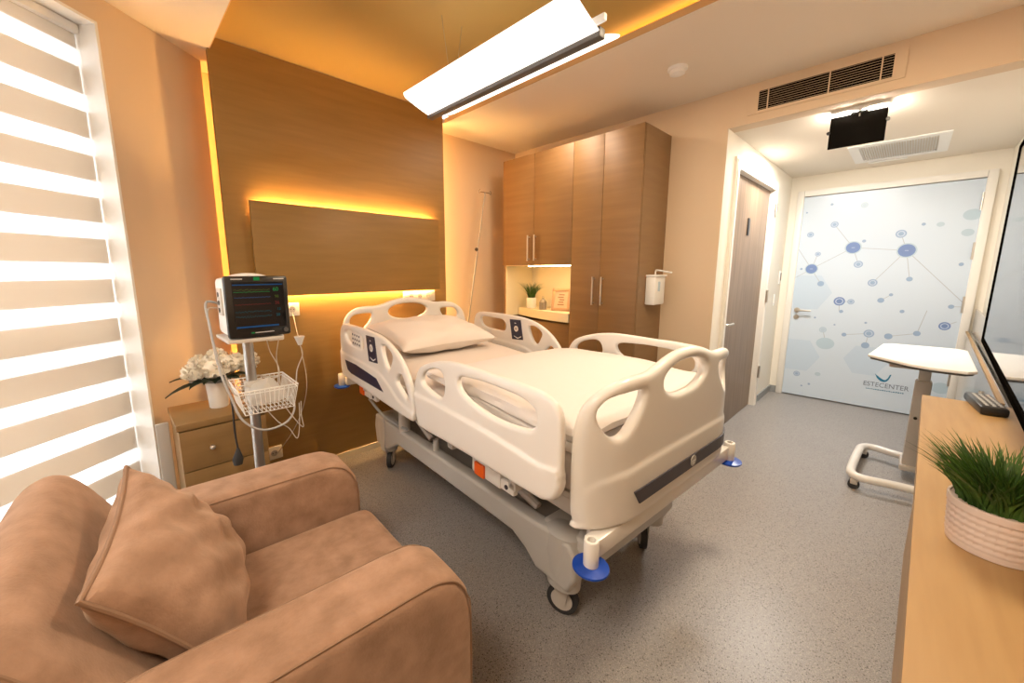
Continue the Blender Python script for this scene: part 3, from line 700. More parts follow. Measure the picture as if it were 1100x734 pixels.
for x in (MX0+.025, MX1-.055): obj('printed_mark', MB().box(x, x+.04, MY-.011, MY-.0102, MZ1-.014, MZ1-.010), 'button_grey', mo)
m = MB(); m.box(MX0+.105, MX0+.127, MY-.011, MY-.0102, MZ1-.018, MZ1-.004); obj('alarm_window', m, 'scr_green', mo)
obj('knob', MB().cyl((MX1-.022, MY-.010, MZ0+.022), (MX1-.022, MY-.018, MZ0+.022), .009, 18), 'lamp_metal', mo)
cp = obj('connector_panel', MB().box(MX0-.001, MX0+.008, MY+.07, MY+.15, MZ0+.09, MZ0+.20, r=.002), 'plastic_grey', mo)
for z in (.11, .14, .175): obj('port', MB().cyl((MX0-.004, MY+.11, MZ0+z), (MX0+.002, MY+.11, MZ0+z), .010, 12), 'black', cp)
# basket
bk = thing('wire_basket', 'white wire basket clamped on the monitor stand pole', 'basket', (.43, 1.9, .77))
BX0, BX1, BY0, BY1, BZ0, BZ1 = .325, .545, 1.76, 2.02, .775, .876
MBk = Matrix.Translation((.435, 1.89, 0)) @ Matrix.Rotation(math.radians(-3), 4, 'Z') @ Matrix.Translation((-.435, -1.89, 0))
m = MB(); c4 = lambda x0, x1, y0, y1, z: [MBk @ Vector(p) for p in ((x0, y0, z), (x1, y0, z), (x1, y1, z), (x0, y1, z))]
for z, i in ((BZ1, 0), (BZ1-.012, .003), (BZ0, .018)): m.tube(c4(BX0+i, BX1-i, BY0+i, BY1-i, z), .003 if i == 0 else .0018, 6, closed=True)
def wire(a, b_, r=.0015): m.tube([MBk @ Vector(a), MBk @ Vector(b_)], r, 5, cap=False)
for k in range(13):
    t = k/12; x = BX0+(BX1-BX0)*t; xi = BX0+.018+(BX1-BX0-.036)*t
    wire((x, BY0, BZ1), (xi, BY0+.018, BZ0)); wire((x, BY1, BZ1), (xi, BY1-.018, BZ0)); wire((xi, BY0+.018, BZ0), (xi, BY1-.018, BZ0))
for k in range(1, 13):
    t = k/13; y = BY0+(BY1-BY0)*t; yi = BY0+.018+(BY1-BY0-.036)*t
    wire((BX0, y, BZ1), (BX0+.018, yi, BZ0)); wire((BX1, y, BZ1), (BX1-.018, yi, BZ0)); 
    if k % 3 == 0: wire((BX0+.018, yi, BZ0), (BX1-.018, yi, BZ0))
obj('wire_frame', m, 'white', bk)
random.seed(5)
m = MB()
for k in range(7):
    c0 = Vector((.37+random.uniform(0, .13), 1.83+random.uniform(0, .12), .80+k*.013)); rr = random.uniform(.03, .05)
    m.tube(catmull([c0+Vector((rr*math.cos(a*PI/4)*(1+random.uniform(-.2, .2)), rr*.9*math.sin(a*PI/4), random.uniform(-.006, .012))) for a in range(8)], 3), .0035, 6, closed=True)
tag(obj('coiled_cables', m, 'cable'), 'pale coiled monitor cables lying in the wire basket', 'cable')
m = MB(); m.smooth = True; n = 14
vs = []
for i in range(n+1):
    for j in range(n+1):
        x, y = i/n-.5, j/n-.5; h = .085*max(0, 1-(x*x+y*y)*4.2)**.7+.014*math.sin(9*x+4*y)*math.cos(11*y-5*x)+random.uniform(-.004, .004)
        vs.append(Vector((.435+x*.16, 1.86+y*.155, .808+max(0, h))))
m.add(vs, [(i*(n+1)+j, (i+1)*(n+1)+j, (i+1)*(n+1)+j+1, i*(n+1)+j+1) for i in range(n) for j in range(n)])
tag(obj('plastic_bag', m, 'plastic_bag'), 'crumpled clear plastic wrap bulging from the wire basket', 'bag')
random.seed(7)
def cable(pts, r, mname, lab, end=None, k=6, name='cable'):
    pts = [Vector(p) for p in pts]; m = MB().tube(catmull(pts, k, False), r, 8)
    if end:
        t = thing(name, lab, 'cable', tuple(pts[-1])); obj('cord', m, mname, t); end(t)
    else: tag(obj(name, m, mname), lab, 'cable')
import sys
cable([(MX0-.006, MY+.11, MZ0+.14), (MX0-.05, MY+.08, MZ0+.145), (MX0-.055, MY+.02, MZ0+.06), (MX0-.045, MY-.02, .98), (MX0-.02, MY-.04, .86), (MX0+.01, MY-.05, .76), (MX0+.08, MY-.05, .70), (MX0+.17, MY-.03, .70), (MX0+.22, MY, .74), (MX0+.235, MY+.06, .79)], .0045, 'cable_grey', 'thick grey cable looping down from the left side of the monitor', name='sensor_cable')
cable([(MX0-.006, MY+.11, MZ0+.12), (MX0-.045, MY+.10, MZ0+.11), (MX0-.045, MY+.03, MZ0-.02), (MX0-.02, MY+.02, .93), (MX0+.0, MY+.0, .86), (MX0+.03, MY-.0, .85)], .003, 'cable', 'thin pale cable behind the thick grey monitor cable', name='sensor_cable')
cable([(.825, HBY-.02, 1.10), (.825, HBY-.06, 1.0), (.82, 2.55, .85), (.80, 2.45, .65), (.74, 2.5, .42), (.66, 2.66, .20)], .0025, 'cable', 'white cord hanging down from the outlet behind the monitor', name='power_cord')
def plugend(t):
    p = Vector((.637, 2.0, 1.012)); obj('connector', MB().cyl(p+Vector((0, 0, -.012)), p+Vector((0, 0, .03)), .009, 14, .024), 'white', t)
cable([(.50, 1.98, .80), (.555, 2.0, .74), (.60, 2.0, .80), (.615, 2.0, .88), (.645, 2.0, .95), (.637, 2.0, 1.0)], .0028, 'cable', 'white lead curling up from the basket to a flared connector', plugend, name='sensor_cable')
cable([(.475, 1.93, 1.07), (.485, 1.93, 1.0), (.515, 1.93, .92), (.51, 1.93, .84)], .002, 'cable', 'left thin white wire hanging between monitor and basket', name='sensor_cable')
cable([(.53, 1.93, 1.07), (.51, 1.93, .98), (.512, 1.93, .92), (.515, 1.92, .82)], .002, 'cable', 'right thin white wire hanging between monitor and basket', name='sensor_cable')
cable([(.49, 1.80, .775), (.53, 1.80, .70), (.56, 1.80, .66), (.555, 1.80, .72), (.565, 1.82, .775)], .002, 'cable', 'thin white wire loop under the right of the basket', name='sensor_cable')
cable([(.42, 1.80, .775), (.46, 1.80, .71), (.50, 1.80, .67), (.53, 1.80, .615), (.545, 1.80, .68), (.55, 1.80, .775)], .002, 'cable', 'long thin white wire loop meeting in a point under the basket', name='sensor_cable')
def plugblack(t):
    m = MB(); m.tube([(.355, 2.12, .515), (.353, 2.12, .49), (.350, 2.12, .462), (.349, 2.12, .435)], [.006, .014, .024, .019], 14); obj('plug', m, 'rubber', t)
cable([(.335, 2.03, .80), (.345, 2.08, .72), (.350, 2.12, .6), (.355, 2.12, .51)], .0045, 'rubber', 'black power cord with round plug hanging from the basket', plugblack, name='power_cord')
tag(obj('adapter_block', MB().box(.485, .55, 1.93, 1.98, 1.045, 1.07, r=.006), 'white'), 'small white block under the right side of the monitor', 'adapter')

# ------------------------------------------------------------ hospital bed (local x = across, y = towards the head, z = up)
BED = Vector((1.4518, .5099, 0)); TH = .0748; AL, BE = .0381, .004
bed = thing('hospital_bed', 'white plastic hospital bed with raised side rails and navy control panels', 'bed', tuple(BED), -TH)
BM = ROOTM[bed.name]
tilt = lambda p: Vector((p.x, p.y, p.z+AL*p.y+BE*p.x))
def bpart(name, mb, m, parent=bed, t=True): return obj(name, mb, m, parent, fn=tilt if t else None, local=True)
def bthing(name, mb, m, lab, cat):          # a separate thing lying on the bed, placed in the bed's frame
    o = obj(name, mb, m, None, fn=lambda p: BM @ tilt(p)); return tag(o, lab, cat)
def union(meshes, vox, smooth=5, fac=.5):
    mb = MB()
    for me in meshes: mb.add([v.co.copy() for v in me.vertices], [list(p.vertices) for p in me.polygons])
    return remesh(mb_mesh(mb), vox, smooth, fac)
def sm2(pts, k=4): return [tuple(p) for p in catmull([Vector((a, b, 0)) for a, b in pts], k)]
# foot-end rails
A_out = [(.90, .612), (.935, .635), (.952, .70), (.967, .785), (.948, .845), (.915, .89), (.866, .918), (.80, .942), (.735, .960), (.635, .976), (.517, .981), (.40, .983), (.307, .986), (.223, .985), (.165, .982), (.119, .966), (.094, .932), (.088, .885), (.087, .788), (.089, .700), (.108, .664), (.146, .643), (.195, .637), (.45, .630), (.70, .621)]
A_h1 = [(.897, .845), (.882, .870), (.842, .896), (.77, .917), (.728, .910), (.709, .872), (.714, .835), (.727, .808), (.757, .797), (.832, .808), (.884, .822)]
A_h2 = [(.616, .905), (.603, .922), (.561, .932), (.45, .942), (.363, .943), (.263, .940), (.203, .922), (.189, .892), (.203, .858), (.24, .842), (.328, .830), (.425, .830), (.533, .845), (.595, .871)]
A_low = [(.90, .612), (.935, .635), (.952, .70), (.955, .745), (.93, .765), (.5, .770), (.12, .752), (.094, .745), (.087, .72), (.09, .700), (.108, .664), (.146, .643), (.195, .637), (.45, .630), (.70, .621)]
B_out = [(1.89, .613), (1.925, .632), (1.938, .68), (1.94, .78), (1.938, .86), (1.925, .915), (1.89, .950), (1.84, .962), (1.78, .967), (1.66, .972), (1.548, .975), (1.386, .974), (1.28, .962), (1.20, .940), (1.13, .908), (1.075, .870), (1.022, .815), (.993, .755), (.978, .684), (.974, .64), (.985, .615), (1.03, .609), (1.385, .609), (1.75, .614)]
B_h1 = [(1.845, .905), (1.825, .925), (1.775, .930), (1.68, .931), (1.59, .929), (1.552, .905), (1.550, .868), (1.575, .848), (1.64, .846), (1.765, .848), (1.825, .866)]
B_h2 = [(1.308, .915), (1.285, .925), (1.235, .920), (1.187, .892), (1.190, .862), (1.222, .812), (1.250, .812), (1.285, .855)]
B_h3 = [(1.150, .765), (1.118, .808), (1.085, .808), (1.055, .765), (1.03, .712), (1.055, .705), (1.105, .733)]
B_low = [(1.89, .613), (1.925, .632), (1.938, .68), (1.935, .76), (1.9, .775), (1.4, .775), (1.25, .74), (1.12, .68), (.99, .66), (.974, .64), (.985, .615), (1.03, .609), (1.385, .609), (1.75, .614)]
mA = union([plate(sm2(A_out), [sm2(A_h1), sm2(A_h2)], .028, .011), plate(sm2(A_low), [], .046, .014)], .0055)
mB = union([plate(sm2(B_out), [sm2(B_h1), sm2(B_h2), sm2(B_h3)], .028, .011), plate(sm2(B_low), [], .042, .014)], .0055)
for sg, side in ((-1, 'near'), (1, 'far')):
    UO = sg*.545
    f = lambda v: Vector((UO+sg*v.z, v.x, v.y))
    r = MB(); r.frommesh(mA, f); bpart('foot_side_rail', r, 'plastic')
    r = MB(); r.frommesh(mB, f); hr = bpart('head_side_rail', r, 'plastic')
    for s2 in (-1, 1):           # control panels on both faces
        face = UO+s2*.0145
        P = MB(); q = [(1.497, .946), (1.384, .952), (1.357, .814), (1.470, .803)]
        P.add([(face+s2*e, a, b_) for e in (0, .003) for a, b_ in q], [(0, 1, 2, 3), (4, 5, 6, 7), (0, 1, 5, 4), (1, 2, 6, 5), (2, 3, 7, 6), (3, 0, 4, 7)])
        cpn = bpart('control_panel', P, 'navy', hr)
        P = MB(); P.cyl((face, 1.428, .885), (face+s2*.0045, 1.428, .885), .021, 24); bpart('round_button', P, 'plastic', hr)
        P = MB(); P.cyl((face, 1.428, .885), (face+s2*.0055, 1.428, .885), .011, 16); bpart('button_center', P, 'silver_strip', hr)
        P = MB(); x = face+s2*.0033; P.add([(x, a, b_) for a, b_ in ((1.45, .832), (1.41, .822), (1.375, .838), (1.375, .832), (1.41, .815), (1.45, .826))], [range(6)]); P.box(min(x, x-.0004), max(x, x+.0004), 1.43, 1.445, .921, .927); bpart('panel_mark', P, 'white', hr)
    face = UO+sg*.0215
    P = MB(); q = [(1.838, .735), (1.66, .742), (1.372, .728), (1.287, .675), (1.745, .668), (1.80, .68)]
    P.add([(face+sg*e, a, b_) for e in (0, .002) for a, b_ in q], [(0, 1, 2, 3, 4, 5), (6, 7, 8, 9, 10, 11)]+[(i, (i+1) % 6, (i+1) % 6+6, i+6) for i in range(6)]); bpart('navy_stripe', P, 'navy', hr)
    # perforated speaker pad seen through the handle hole
    P = MB(); P.box(min(UO-.006, UO+.006), UO+.006, 1.60, 1.745, .842, .935, r=.003); P.cur = 1
    for i in range(4):
        for j in range(3): P.cyl((UO-.0085, 1.625+i*.033, .862+j*.026), (UO+.0085, 1.625+i*.033, .862+j*.026), .0065, 8)
    if sg < 0: bpart('speaker_pad', P, ['plastic', 'strip_dark'], hr)
    for v in (.35, .75):
        P = MB(); P.box(sg*.50-.010, sg*.50+.010, v-.018, v+.018, .56, .72, r=.005); P.box(min(sg*.40, sg*.51), max(sg*.40, sg*.51), v-.02, v+.02, .555, .585, r=.006); bpart('rail_arm', P, 'plastic_grey')
    for v in (1.2, 1.7):
        P = MB(); P.box(sg*.50-.010, sg*.50+.010, v-.018, v+.018, .56, .72, r=.005); P.box(min(sg*.40, sg*.51), max(sg*.40, sg*.51), v-.02, v+.02, .555, .585, r=.006); bpart('rail_arm', P, 'plastic_grey')
    for v in (.53, 1.74):        # quick release levers with orange tabs
        P = MB(); P.box(sg*.475-.02, sg*.475+.02, v-.10, v+.08, .512, .575, r=.008); P.box(sg*.478-.012, sg*.478+.012, v-.17, v-.08, .515, .56, r=.006); rl = bpart('release_lever', P, 'plastic')
        P = MB(); P.box(sg*.500-.006, sg*.500+.006, v-.01, v+.05, .516, .57, r=.004); bpart('orange_tab', P, 'orange', rl)
        P = MB(); P.cyl((sg*.488, v-.13, .537), (sg*.493, v-.13, .537), .009, 14); bpart('bolt', P, 'strip_dark', rl)
# head and foot boards
half = [(0, 1.082), (.07, 1.078), (.14, 1.064), (.20, 1.046), (.255, 1.036), (.32, 1.036), (.39, 1.028), (.45, 1.000), (.49, .955), (.508, .89), (.512, .80), (.512, .66), (.508, .60), (.485, .567), (.44, .560), (.22, .560)]
B_o = half + [(-a, b_) for a, b_ in half[::-1] if a > 0] + [(0, .560)]
i0 = [i for i, p in enumerate(half)][-1]
B_o = half + [(0, .560)] + [(-a, b_) for a, b_ in half[::-1] if a > 0]
cen = [(0, 1.040), (.06, 1.037), (.12, 1.023), (.158, .998), (.152, .968), (.115, .945), (.05, .930), (-.05, .930), (-.115, .945), (-.152, .968), (-.158, .998), (-.12, 1.023), (-.06, 1.037)]
tri = [(.285, .978), (.315, .985), (.37, .984), (.42, .975), (.448, .945), (.440, .905), (.408, .870), (.375, .868), (.34, .895), (.30, .940)]
trm = [(-a, b_) for a, b_ in tri[::-1]]
trw = [((a-.36)*1.12+.362, (b_-.92)*1.12+.915) for a, b_ in tri]; trwm = [(-a, b_) for a, b_ in trw[::-1]]
hb = union([plate(sm2(B_o), [sm2(cen), sm2(tri), sm2(trm)], .034, .014)], .006, 6)
low = [(-.500, .70), (-.4, .745), (0, .752), (.4, .745), (.500, .70), (.502, .64), (.505, .59), (.47, .563), (0, .560), (-.47, .563), (-.500, .59), (-.502, .64)]
fb = union([plate(sm2(B_o), [sm2(cen), sm2(trw), sm2(trwm)], .040, .018), plate(sm2(low, 3), [], .052, .018)], .006, 8, .6)
r = MB(); r.frommesh(hb, lambda v: Vector((v.x, 2.062+v.z-.035*max(0, (abs(v.x)-.40)/.11)**2, v.y))); bpart('headboard', r, 'plastic')
def fbend(v):
    a = max(0, (abs(v.x)-.30)/.212); return Vector((v.x, .005-v.z+.075*a**2.2, v.y))
r = MB(); r.frommesh(fb, fbend); fbo = bpart('footboard', r, 'plastic')
P = MB(); n = 24
for k in range(n):
    u0, u1 = -.335+.80*k/n, -.335+.80*(k+1)/n; e = .0315
    def q(u, w_, o_): p = fbend(Vector((u, w_, 0))); return Vector((p.x, p.y-o_, w_))
    z0 = .618; z1 = .668; a0 = .04*(1-min(1, (k)/1.6)); a1 = .04*(1-min(1, (k+1)/1.6))
    P.add([q(u0+(a0 if k == 0 else 0), z0, e), q(u1, z0, e), q(u1, z1, e), q(u0-(.0), z1, e), q(u0+(a0 if k == 0 else 0), z0, e-.004), q(u1, z0, e-.004), q(u1, z1, e-.004), q(u0, z1, e-.004)], [(0, 1, 2, 3), (4, 7, 6, 5), (0, 4, 5, 1), (3, 2, 6, 7), (0, 3, 7, 4), (1, 5, 6, 2)])
bpart('dark_stripe', P, 'strip_dark', fbo)
P = MB(); P.cyl((.07, -.024, .645), (.07, -.029, .645), .021, 24); bpart('round_emblem', P, 'silver_strip', fbo)
P = MB(); P.box(.055, .085, -.0296, -.029, .643, .647); P.box(.062, .078, -.0296, -.029, .634, .638); bpart('emblem_mark', P, 'white', fbo)
# upper frame
P = MB()
for sg in (-1, 1): P.box(sg*.40-.025, sg*.40+.025, .06, 2.0, .53, .59, r=.006)
for v in (.10, .6, 1.1, 1.6, 1.98): P.box(-.40, .40, v-.025, v+.025, .535, .585, r=.006)
P.box(-.43, .43, .08, 2.0, .59, .615, r=.005)
bpart('upper_frame', P, 'plastic_grey')
P = MB(); P.box(-.44, .44, .03, .075, .495, .56, r=.006); P.box(-.50, .50, -.005, .04, .50, .56, r=.006); bpart('foot_crossbar', P, 'plastic')
P = MB(); P.box(-.50, .50, 2.03, 2.075, .50, .55, r=.006); bpart('head_crossbar', P, 'plastic')
for u, v in ((-.515, .0), (.515, .0), (-.515, 2.085), (.515, 2.085)):
    P = MB(); P.lathe((u, v, 0), [(.012, .49), (.021, .49), (.0225, .494), (.0225, .572), (.020, .576), (.013, .576), (.012, .55), (.001, .55)], 24); po = bpart('bumper_post', P, 'plastic')
    P = MB(); P.lathe((u, v, 0), [(.018, .478), (.050, .482), (.054, .487), (.053, .492), (.020, .497)], 36); bpart('blue_bumper', P, 'blue', po)
# chassis on the floor (level)
P = MB()
for sg in (-1, 1):
    cs = MB(); u0, u1 = sorted((sg*.29, sg*.345))
    prof = [(.30, .375), (.36, .37), (1.62, .378), (1.70, .385), (1.88, .385), (1.90, .30), (1.88, .18), (1.72, .175), (1.66, .215), (1.56, .27), (.50, .262), (.42, .225), (.36, .175), (.20, .17), (.165, .24), (.17, .33), (.20, .365)]
    me = plate(prof, [], .07, .014); cs.frommesh(me, lambda v: Vector((sg*.335+v.z, v.x, v.y)))
    bpart('base_rail', cs, 'chassis', t=False)
for v0, v1 in ((.15, .36), (1.70, 1.90)):
    P = MB(); P.box(-.335, .335, v0, v1, .24, .385, r=.02, seg=3); bpart('base_crossbeam', P, 'chassis', t=False)
P = MB(); P.box(-.30, .30, .30, 1.75, .325, .355, r=.004); bpart('base_tray', P, 'chassis_dark', t=False)
for sg in (-1, 1):
    for v in (.26, 1.80):
        P = MB(); P.lathe((sg*.315, v, 0), [(.055, .145), (.062, .15), (.072, .30), (.070, .372), (.05, .386), (.001, .387)], 28, .85, 1.15); hs = bpart('caster_housing', P, 'chassis', t=False)
        P = MB(); cu_, cv_ = sg*.30, v; aa = (-.35 if v < 1 else .75) if sg < 0 else .9
        dx, dy = math.sin(aa), math.cos(aa); nx, ny = dy, -dx
        c0 = Vector((cu_, cv_+.012, .0625))
        P.cyl(c0-Vector((nx, ny, 0))*.014, c0+Vector((nx, ny, 0))*.014, .0625, 28); wl = bpart('caster', P, 'rubber', t=False)
        P = MB(); P.cyl(c0-Vector((nx, ny, 0))*.016, c0+Vector((nx, ny, 0))*.016, .044, 24); bpart('wheel_disc', P, 'plastic_grey', wl, t=False)
        P = MB()
        for e in (-1, 1):
            q0 = c0+Vector((nx, ny, 0))*.022*e; dv = Vector((dx, dy, 0))
            a_ = [q0+dv*.035+Vector((0, 0, .10)), q0-dv*.035+Vector((0, 0, .10)), q0-dv*.018+Vector((0, 0, -.012)), q0+dv*.018+Vector((0, 0, -.012))]
            P.add(a_+[p+Vector((nx, ny, 0))*.004*e for p in a_], [(0, 1, 2, 3), (4, 5, 6, 7), (0, 1, 5, 4), (1, 2, 6, 5), (2, 3, 7, 6), (3, 0, 4, 7)])
        P.cyl((cu_, cv_+.012, .125), (cu_, cv_+.012, .16), .026, 16); bpart('caster_fork', P, 'plastic_grey', wl, t=False)
for v in (.62, 1.58):
    P = MB(); P.box(-.10, .10, v-.10, v+.10, .35, .46, r=.012); P.box(-.075, .075, v-.075, v+.075, .45, .60, r=.008); bpart('lift_column', P, 'plastic_grey', t=False)
for sg in (-1, 1):
    for a0, a1 in (((sg*.27, .44, .36), (sg*.30, 1.0, .56)), ((sg*.27, 1.30, .37), (sg*.30, 1.62, .56))):
        P = MB(); a0, a1 = Vector(a0), Vector(a1); P.tube([a0, a1], .019, 8); bpart('lift_strut', P, 'plastic_grey', t=False)
    P = MB(); P.cyl((sg*.335, 1.52, .37), (sg*.335, 1.52, .52), .035, 16); bpart('sensor_column', P, 'plastic_grey', t=False)
    P = MB(); P.cyl((sg*.335, 1.15, .37), (sg*.335, 1.15, .44), .016, 14); bpart('pin', P, 'plastic_grey', t=False)
P = MB().tube(catmull([(-.44, 1.80, .53), (-.40, 1.74, .45), (-.375, 1.66, .41), (-.36, 1.52, .40), (-.37, 1.42, .42)], 6, False), .009, 8); bpart('cable_hose', P, 'cable_grey', t=False)
P = MB().tube(catmull([(-.39, 1.70, .44), (-.40, 1.66, .33), (-.40, 1.68, .22), (-.36, 1.72, .16)], 6, False), .004, 8); bpart('cable_cord', P, 'cable_grey', t=False)

# mattress, sheet, duvet, pillow
def slab(u0, u1, v0, v1, zb, zt, nu, nv, rim, topfn=None, vox=.02):
    m = MB(); m.box(u0, u1, v0, v1, zb, zt, r=rim, seg=4); return m
m = MB(); prof = []
nv, nu = 40, 26; rim = .05; vs = []; top = lambda v: .775+.035*max(0, (v-1.25)/.75)
def cloth_block(u0, u1, v0, v1, zb, topf, rim, wr, seed, nu=40, nv=60, drape=None):
    """closed soft block; cross section is a superellipse so the long edges are rounded"""
    random.seed(seed); ph = [random.uniform(0, 6) for _ in range(8)]; vs = []; m = MB(); m.smooth = True
    def wn(a, b_): return wr*(math.sin(a*13+ph[0]+2*math.sin(b_*5+ph[1]))*.4+math.sin(b_*17+a*9+ph[2])*.3+math.sin(a*31-b_*23+ph[3])*.18)
    K = 36
    for j in range(nv+1):
        t = j/nv; v = v0+(v1-v0)*t; e = min(1, min(t, 1-t)*(v1-v0)/rim); e = math.sqrt(max(0, 1-(1-e)**2)); zt = topf(v)
        hw = (u1-u0)/2-rim*(1-e)*.6; uc = (u0+u1)/2; hz = (zt-zb)/2*(.25+.75*e) if e < 1 else (zt-zb)/2; zc = (zt+zb)/2
        for k in range(K):
            a = k*2*PI/K; ca, sa = math.cos(a), math.sin(a); p_ = .22
            x = uc+hw*math.copysign(abs(ca)**p_, ca); z = zc+hz*math.copysign(abs(sa)**(p_*1.6), sa)
            vs.append(Vector((x+wn(z*3+v, a)*.8, v+wn(x, z*4)*.5, z+(wn(x, v) if sa > -.2 else 0))))
    fs = [(j*K+k, j*K+(k+1) % K, (j+1)*K+(k+1) % K, (j+1)*K+k) for j in range(nv) for k in range(K)]
    m.add(vs, fs); m.add(vs[:K], [list(range(K))]); m.add(vs[-K:], [list(range(K))]); return m
bthing('mattress', cloth_block(-.455, .455, .085, 2.0, .617, lambda v: .772+.012*max(0, (v-1.25)/.75), .05, .003, 1), 'sheet', 'mattress in a cream fitted sheet on the hospital bed', 'mattress')
dv = thing('duvet', 'folded white duvet over the foot half of the bed', 'duvet', tuple(BM @ Vector((0, .55, .79))), -TH)
m = cloth_block(-.485, .485, .075, 1.02, .812, lambda v: .882-.045*max(0, (v-.62)/.4)**1.3, .06, .011, 4)
obj('upper_layer', m, 'duvet', dv, fn=lambda p: BM @ tilt(p))
m = cloth_block(-.478, .478, .08, .75, .778, lambda v: .822, .03, .007, 6); obj('lower_fold', m, 'duvet', dv, fn=lambda p: BM @ tilt(p))
def pillow(mb, cen, ax, ay, az, hx, hy, hz, seed, n=26, pw=.5, wr=.006, corner=.9):
    random.seed(seed); ph = [random.uniform(0, 6) for _ in range(6)]; m = mb; m.smooth = True
    for s_ in (1, -1):
        vs = []
        for i in range(n+1):
            for j in range(n+1):
                a, b_ = -1+2*i/n, -1+2*j/n
                h = (max(0, (1-a*a))*max(0, (1-b_*b_)))**pw
                sx = 1-.07*(1-b_*b_ if abs(a) > 0 else 0)*0; k = .10
                x = a*(1-k*(1-(b_*b_))*a*a) ; y = b_*(1-k*(1-(a*a))*b_*b_)
                wz = wr*(math.sin(a*9+ph[0]+3*b_)*math.cos(b_*7+ph[1])+.5*math.sin(17*a*b_+ph[2]+9*b_))*h
                vs.append(cen+ax*(x*hx)+ay*(y*hy)+az*(s_*(hz*h)+wz))
        m.add(vs, [(i*(n+1)+j, (i+1)*(n+1)+j, (i+1)*(n+1)+j+1, i*(n+1)+j+1) for i in range(n) for j in range(n)])
    return m
tl = lambda v: BM @ tilt(v)
def frame3(X_, Y_): 
    X_ = X_.normalized(); Z_ = X_.cross(Y_).normalized(); Y_ = Z_.cross(X_); return X_, Y_, Z_
ax = (BM.to_3x3() @ Vector((1, .02, .004))).normalized(); ay = (BM.to_3x3() @ Vector((0, 1, .17))).normalized(); ax, ay, az = frame3(ax, ay)
pm = MB(); pillow(pm, tl(Vector((-.03, 1.665, .880))), ax, ay, az, .36, .265, .092, 3, 30, .42)
pm.v = pm.v
tag(obj('pillow', pm, 'pillow_cloth'), 'cream pillow at the head of the hospital bed', 'pillow')

# ------------------------------------------------------------ armchair (faces +X)
ac = thing('armchair', 'tan suede armchair with rounded arms in the foreground', 'armchair', (.12, 1.15, 0))
def softbox(x0, x1, y0, y1, z0, z1, r, vox=.014, sh=None, sm=5):
    m = MB(); m.box(x0, x1, y0, y1, z0, z1, r=r, seg=4)
    if sh: m.v = [sh(p) for p in m.v]
    return soft(m, vox, sm)
def inset(pts, d):
    out = []
    for i, p in enumerate(pts):
        t = (pts[min(i+1, len(pts)-1)]-pts[max(i-1, 0)]).normalized(); out.append(p+Vector((-t.y, t.x, 0))*d)
    return out
AY = ((.695, .875), (1.425, 1.605)); AX0, AX1, AZ = -.34, .618, .640
CR = Matrix.Translation((.12, 1.15, 0)) @ Matrix.Rotation(math.radians(-3.5), 4, 'Z') @ Matrix.Translation((-.12, -1.15, 0))
crot = lambda p: CR @ p
for y0, y1 in AY:
    def aprof(i):
        return [(AX0+i, .06), (AX1-.01-i, .06), (AX1-i, .12), (AX1-i, AZ-.16), (AX1-.012-i, AZ-.09), (AX1-.045-i*.8, AZ-.035-i*.6), (AX1-.10-i*.4, AZ-.005-i*.95), (AX1-.16, AZ-i), (AX0+.05, AZ-i), (AX0+i, AZ-.04)]
    me = plate(aprof(0), [], y1-y0, .034, bseg=5)
    m = MB(); yc_ = (y0+y1)/2; me = remesh(me, .011, 5, .5); m.frommesh(me, lambda v: Vector((v.x, yc_+v.z, v.y)))
    ar = obj('arm', m, 'suede', ac, fn=crot)
    for yy in (y0+.007, y1-.007):
        q_ = inset(catmull([Vector((a, b_, 0)) for a, b_ in aprof(0)[2:8]], 5, False)+[Vector((AX0+.05, AZ, 0))], .0135)
        m = MB().tube([Vector((p.x, yy, p.y)) for p in q_], .0026, 6); obj('piping', m, 'seam', ar, fn=crot)
obj('seat_base', softbox(-.22, .60, .87, 1.43, .06, .27, .025), 'suede', ac, fn=crot)
def seatsh(p):
    q = p.copy()
    if q.z > .35: q.z += .018*math.cos((q.y-1.15)/.28*1.4)*math.cos((q.x-.24)/.4*1.3)
    return q
obj('seat_cushion', softbox(-.05, .640, .878, 1.422, .272, .435, .045, .014, seatsh), 'suede', ac, fn=crot)
bprof = [(.09, .40), (-.02, .58), (-.085, .70), (-.135, .79), (-.175, .828), (-.225, .822), (-.275, .76), (-.33, .60), (-.36, .35), (-.36, .10), (.02, .10), (.08, .28)]
me = plate([tuple(p)[:2] for p in catmull([Vector((a, b_, 0)) for a, b_ in bprof], 3)], [], .70, .045, bseg=6)
me = remesh(me, .012, 6, .5); m = MB(); m.frommesh(me, lambda v: Vector((v.x, 1.145+v.z, v.y)))
bk_ = obj('backrest', m, 'suede', ac, fn=crot)
for yy in (.803, 1.487):
    pts = [Vector((p.x, yy, p.y)) for p in inset(catmull([Vector((a, b_, 0)) for a, b_ in bprof[:9]], 5, False), .021)]
    obj('piping', MB().tube(pts, .0028, 6), 'seam', bk_, fn=crot)
for x in (-.24, .53):
    for y in (.78, 1.52): obj('leg', MB().box(x-.025, x+.025, y-.025, y+.025, 0, .07, r=.004), 'lamp_metal', ac, fn=crot)
